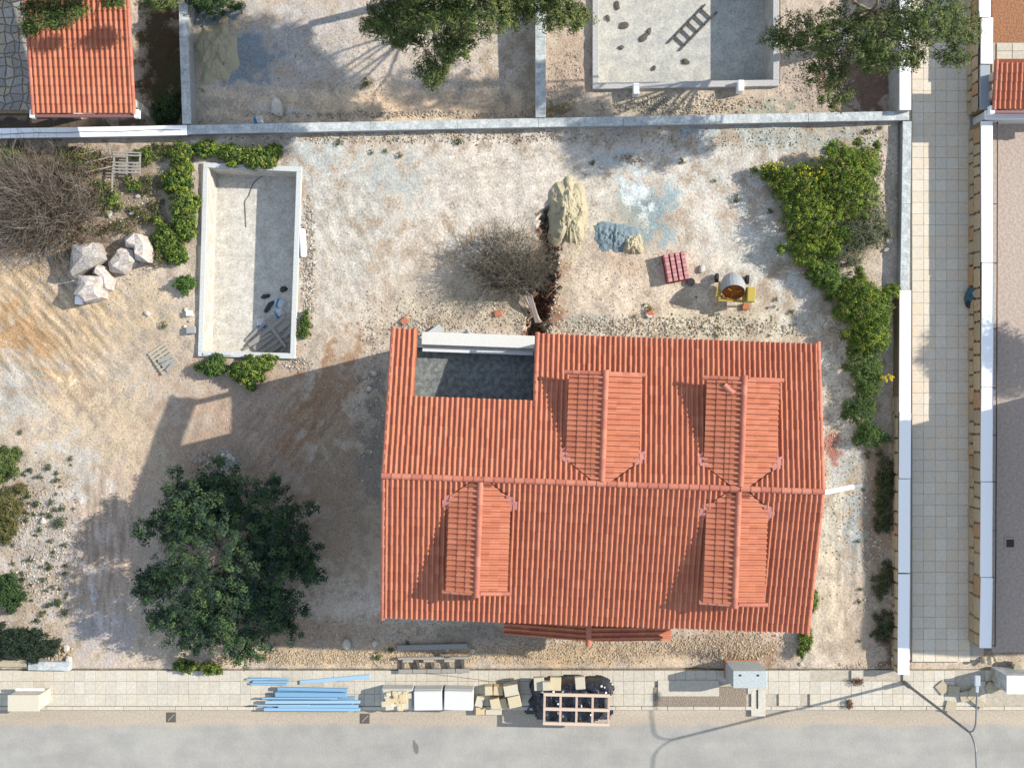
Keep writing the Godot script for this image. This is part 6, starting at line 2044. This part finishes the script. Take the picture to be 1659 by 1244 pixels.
	M.pale_stone = grained(srgb(214, 204, 188), srgb(244, 238, 226), 0.5, 0.04, 0.95, 0.6, 0.1, 26)
	M.gravel = vmat(0.95)
	M.sand = grained(srgb(196, 184, 150), srgb(220, 210, 178), 0.8, 0.07, 0.97, 2.2, 0.16, 27, srgb(176, 156, 104))
	M.blue_sand = grained(srgb(124, 146, 156), srgb(164, 180, 184), 0.7, 0.06, 0.97, 2.2, 0.16, 28, srgb(96, 118, 134))
	M.blue_sand2 = grained(srgb(156, 176, 178), srgb(196, 204, 198), 1.1, 0.04, 0.97, 1.5, 0.1, 29, srgb(130, 150, 156))
	M.drum = grained(srgb(160, 164, 166), srgb(208, 212, 214), 0.45, 0.03, 0.75, 0.3, 0.25, 30, srgb(140, 140, 140))
	M.rust = grained(srgb(150, 84, 30), srgb(196, 130, 48), 0.3, 0.05, 0.9, 0.6, 0.2, 31, srgb(170, 60, 36))
	M.yellow = grained(srgb(190, 158, 44), srgb(226, 202, 96), 0.35, 0.04, 0.6, 0.1, 0.3, 32, srgb(170, 164, 140))
	M.yellow_pale = tints(M.yellow, [Color(1, 1, 1)])[0]
	M.rubber = mat(srgb(52, 52, 54), 0.85)
	M.pink = mat(srgb(226, 168, 166), 0.9)
	M.pink2 = mat(srgb(214, 146, 146), 0.9)
	M.red_paint = mat(srgb(176, 50, 56), 0.85)
	M.brick = grained(srgb(198, 122, 90), srgb(214, 146, 112), 0.3, 0.04, 0.95, 0.4, 0.1, 33)
	M.old_wood = grained(srgb(188, 176, 152), srgb(214, 204, 184), 0.5, 0.03, 0.95, 0.3, 0.05, 34)
	M.plank = grained(srgb(164, 160, 154), srgb(190, 186, 178), 0.5, 0.03, 0.95, 0.3, 0.05, 35)
	M.dark_wood = mat(srgb(106, 99, 93), 0.95)
	M.pale_wood = grained(srgb(232, 206, 182), srgb(246, 226, 204), 0.4, 0.03, 0.9, 0.2, 0.05, 36)
	M.pale_wood2 = tints(M.pale_wood, [Color(0.96, 0.92, 0.9)])[0]
	M.black = mat(srgb(46, 46, 50), 0.5)
	M.black_film = mat(srgb(46, 50, 62), 0.3)
	M.rebar = mat(srgb(112, 96, 84), 0.8)
	M.block_grey = mat(srgb(176, 178, 180), 0.95)
	M.pvc = mat(srgb(255, 255, 255, 0.8), 0.4)
	M.teal = mat(srgb(36, 92, 108), 0.35)
	M.pale_plastic = mat(srgb(170, 196, 206), 0.4)
	M.sack = mat(srgb(240, 242, 244), 0.7)
	M.blue_print = mat(srgb(70, 160, 220), 0.7)
	var stn := grained(srgb(206, 184, 150), srgb(228, 210, 180), 0.9, 0.03, 0.95, 0.8, 0.1, 37)
	M.stones = tints(stn, [Color(1, 1, 1), Color(1, 0.96, 0.92), Color(0.92, 0.92, 0.92), Color(0.97, 0.86, 0.77), Color(0.96, 0.97, 0.95), Color(1, 0.98, 0.94), Color(0.94, 0.93, 0.91)])
	M.blues = tints(mat(Color.WHITE, 0.55), [srgb(158, 204, 236), srgb(176, 214, 240), srgb(136, 186, 224)])
	M.cut_stone = grained(srgb(226, 216, 190), srgb(240, 232, 210), 0.5, 0.03, 0.95, 0.4, 0.05, 38)
	M.creams = tints(M.cut_stone, [Color(1, 1, 1), Color(1, 0.97, 0.9), Color(0.97, 0.97, 0.97), Color(1, 0.94, 0.84)])
	M.wrap_grey = mat(srgb(206, 212, 214), 0.35)
	M.wrap_white = mat(srgb(246, 246, 246), 0.45)
	M.pillar = grained(srgb(196, 206, 206), srgb(216, 226, 226), 0.9, 0.03, 0.9, 0.4, 0.08, 39)
	M.rubble = grained(srgb(196, 180, 150), srgb(216, 204, 176), 0.7, 0.03, 0.95, 0.8, 0.1, 40)
	M.lamp_metal = mat(srgb(150, 154, 154), 0.45, 0.3)
	M.lamp_head = mat(srgb(206, 216, 222), 0.45, 0.2)
	M.lens = mat(srgb(230, 230, 226), 0.2)

# ---------------------------------------------------------------- scene
func _ready():
	var cam := Camera3D.new()
	cam.name = "camera"
	cam.position = Vector3(0, SURVEY_H, 0)
	cam.rotation_degrees = Vector3(-90, 0, 0)
	cam.fov = rad_to_deg(2.0 * atan(622.0 / SURVEY_F))
	cam.near = 0.5
	cam.far = 1200.0
	add_child(cam)
	cam.current = true
	var env := Environment.new()
	env.background_mode = Environment.BG_SKY
	var sky := Sky.new()
	var sm := ProceduralSkyMaterial.new()
	sm.sky_top_color = Color(0.62, 0.69, 0.79)
	sm.sky_horizon_color = Color(0.86, 0.88, 0.90)
	sm.sky_curve = 0.2
	sm.ground_bottom_color = Color(0.45, 0.40, 0.34)
	sm.ground_horizon_color = Color(0.70, 0.70, 0.68)
	sky.sky_material = sm
	env.sky = sky
	env.background_energy_multiplier = 0.95
	env.tonemap_mode = Environment.TONE_MAPPER_LINEAR
	env.tonemap_exposure = 1.68
	env.sdfgi_enabled = true
	env.ssao_enabled = true
	env.ssil_enabled = true
	var we := WorldEnvironment.new()
	we.name = "environment"
	we.environment = env
	add_child(we)
	var sun := DirectionalLight3D.new()
	sun.name = "sun"
	sun.light_energy = 1.4
	sun.light_color = Color(1.0, 0.97, 0.925)
	sun.light_angular_distance = 0.6
	sun.shadow_enabled = true
	add_child(sun)
	var el := deg_to_rad(32.2)
	sun.look_at_from_position(Vector3.ZERO, Vector3(-0.97 * cos(el), -sin(el), 0.243 * cos(el)), Vector3.UP)

	noise_a.seed = 1; noise_a.frequency = 0.35; noise_a.fractal_octaves = 3
	noise_b.seed = 2; noise_b.frequency = 2.2; noise_b.fractal_octaves = 3
	noise_c.seed = 3; noise_c.frequency = 0.5; noise_c.fractal_octaves = 3
	rng.seed = 1
	make_materials()
	tile_mesh = make_tile()
	barrel_mesh = make_barrel()
	build_ground()
	build_street()
	build_lane()
	build_walls()
	build_basins()
	build_house()
	build_neighbours()
	build_plants()
	build_stones()
	build_plot_things()
	build_street_things()
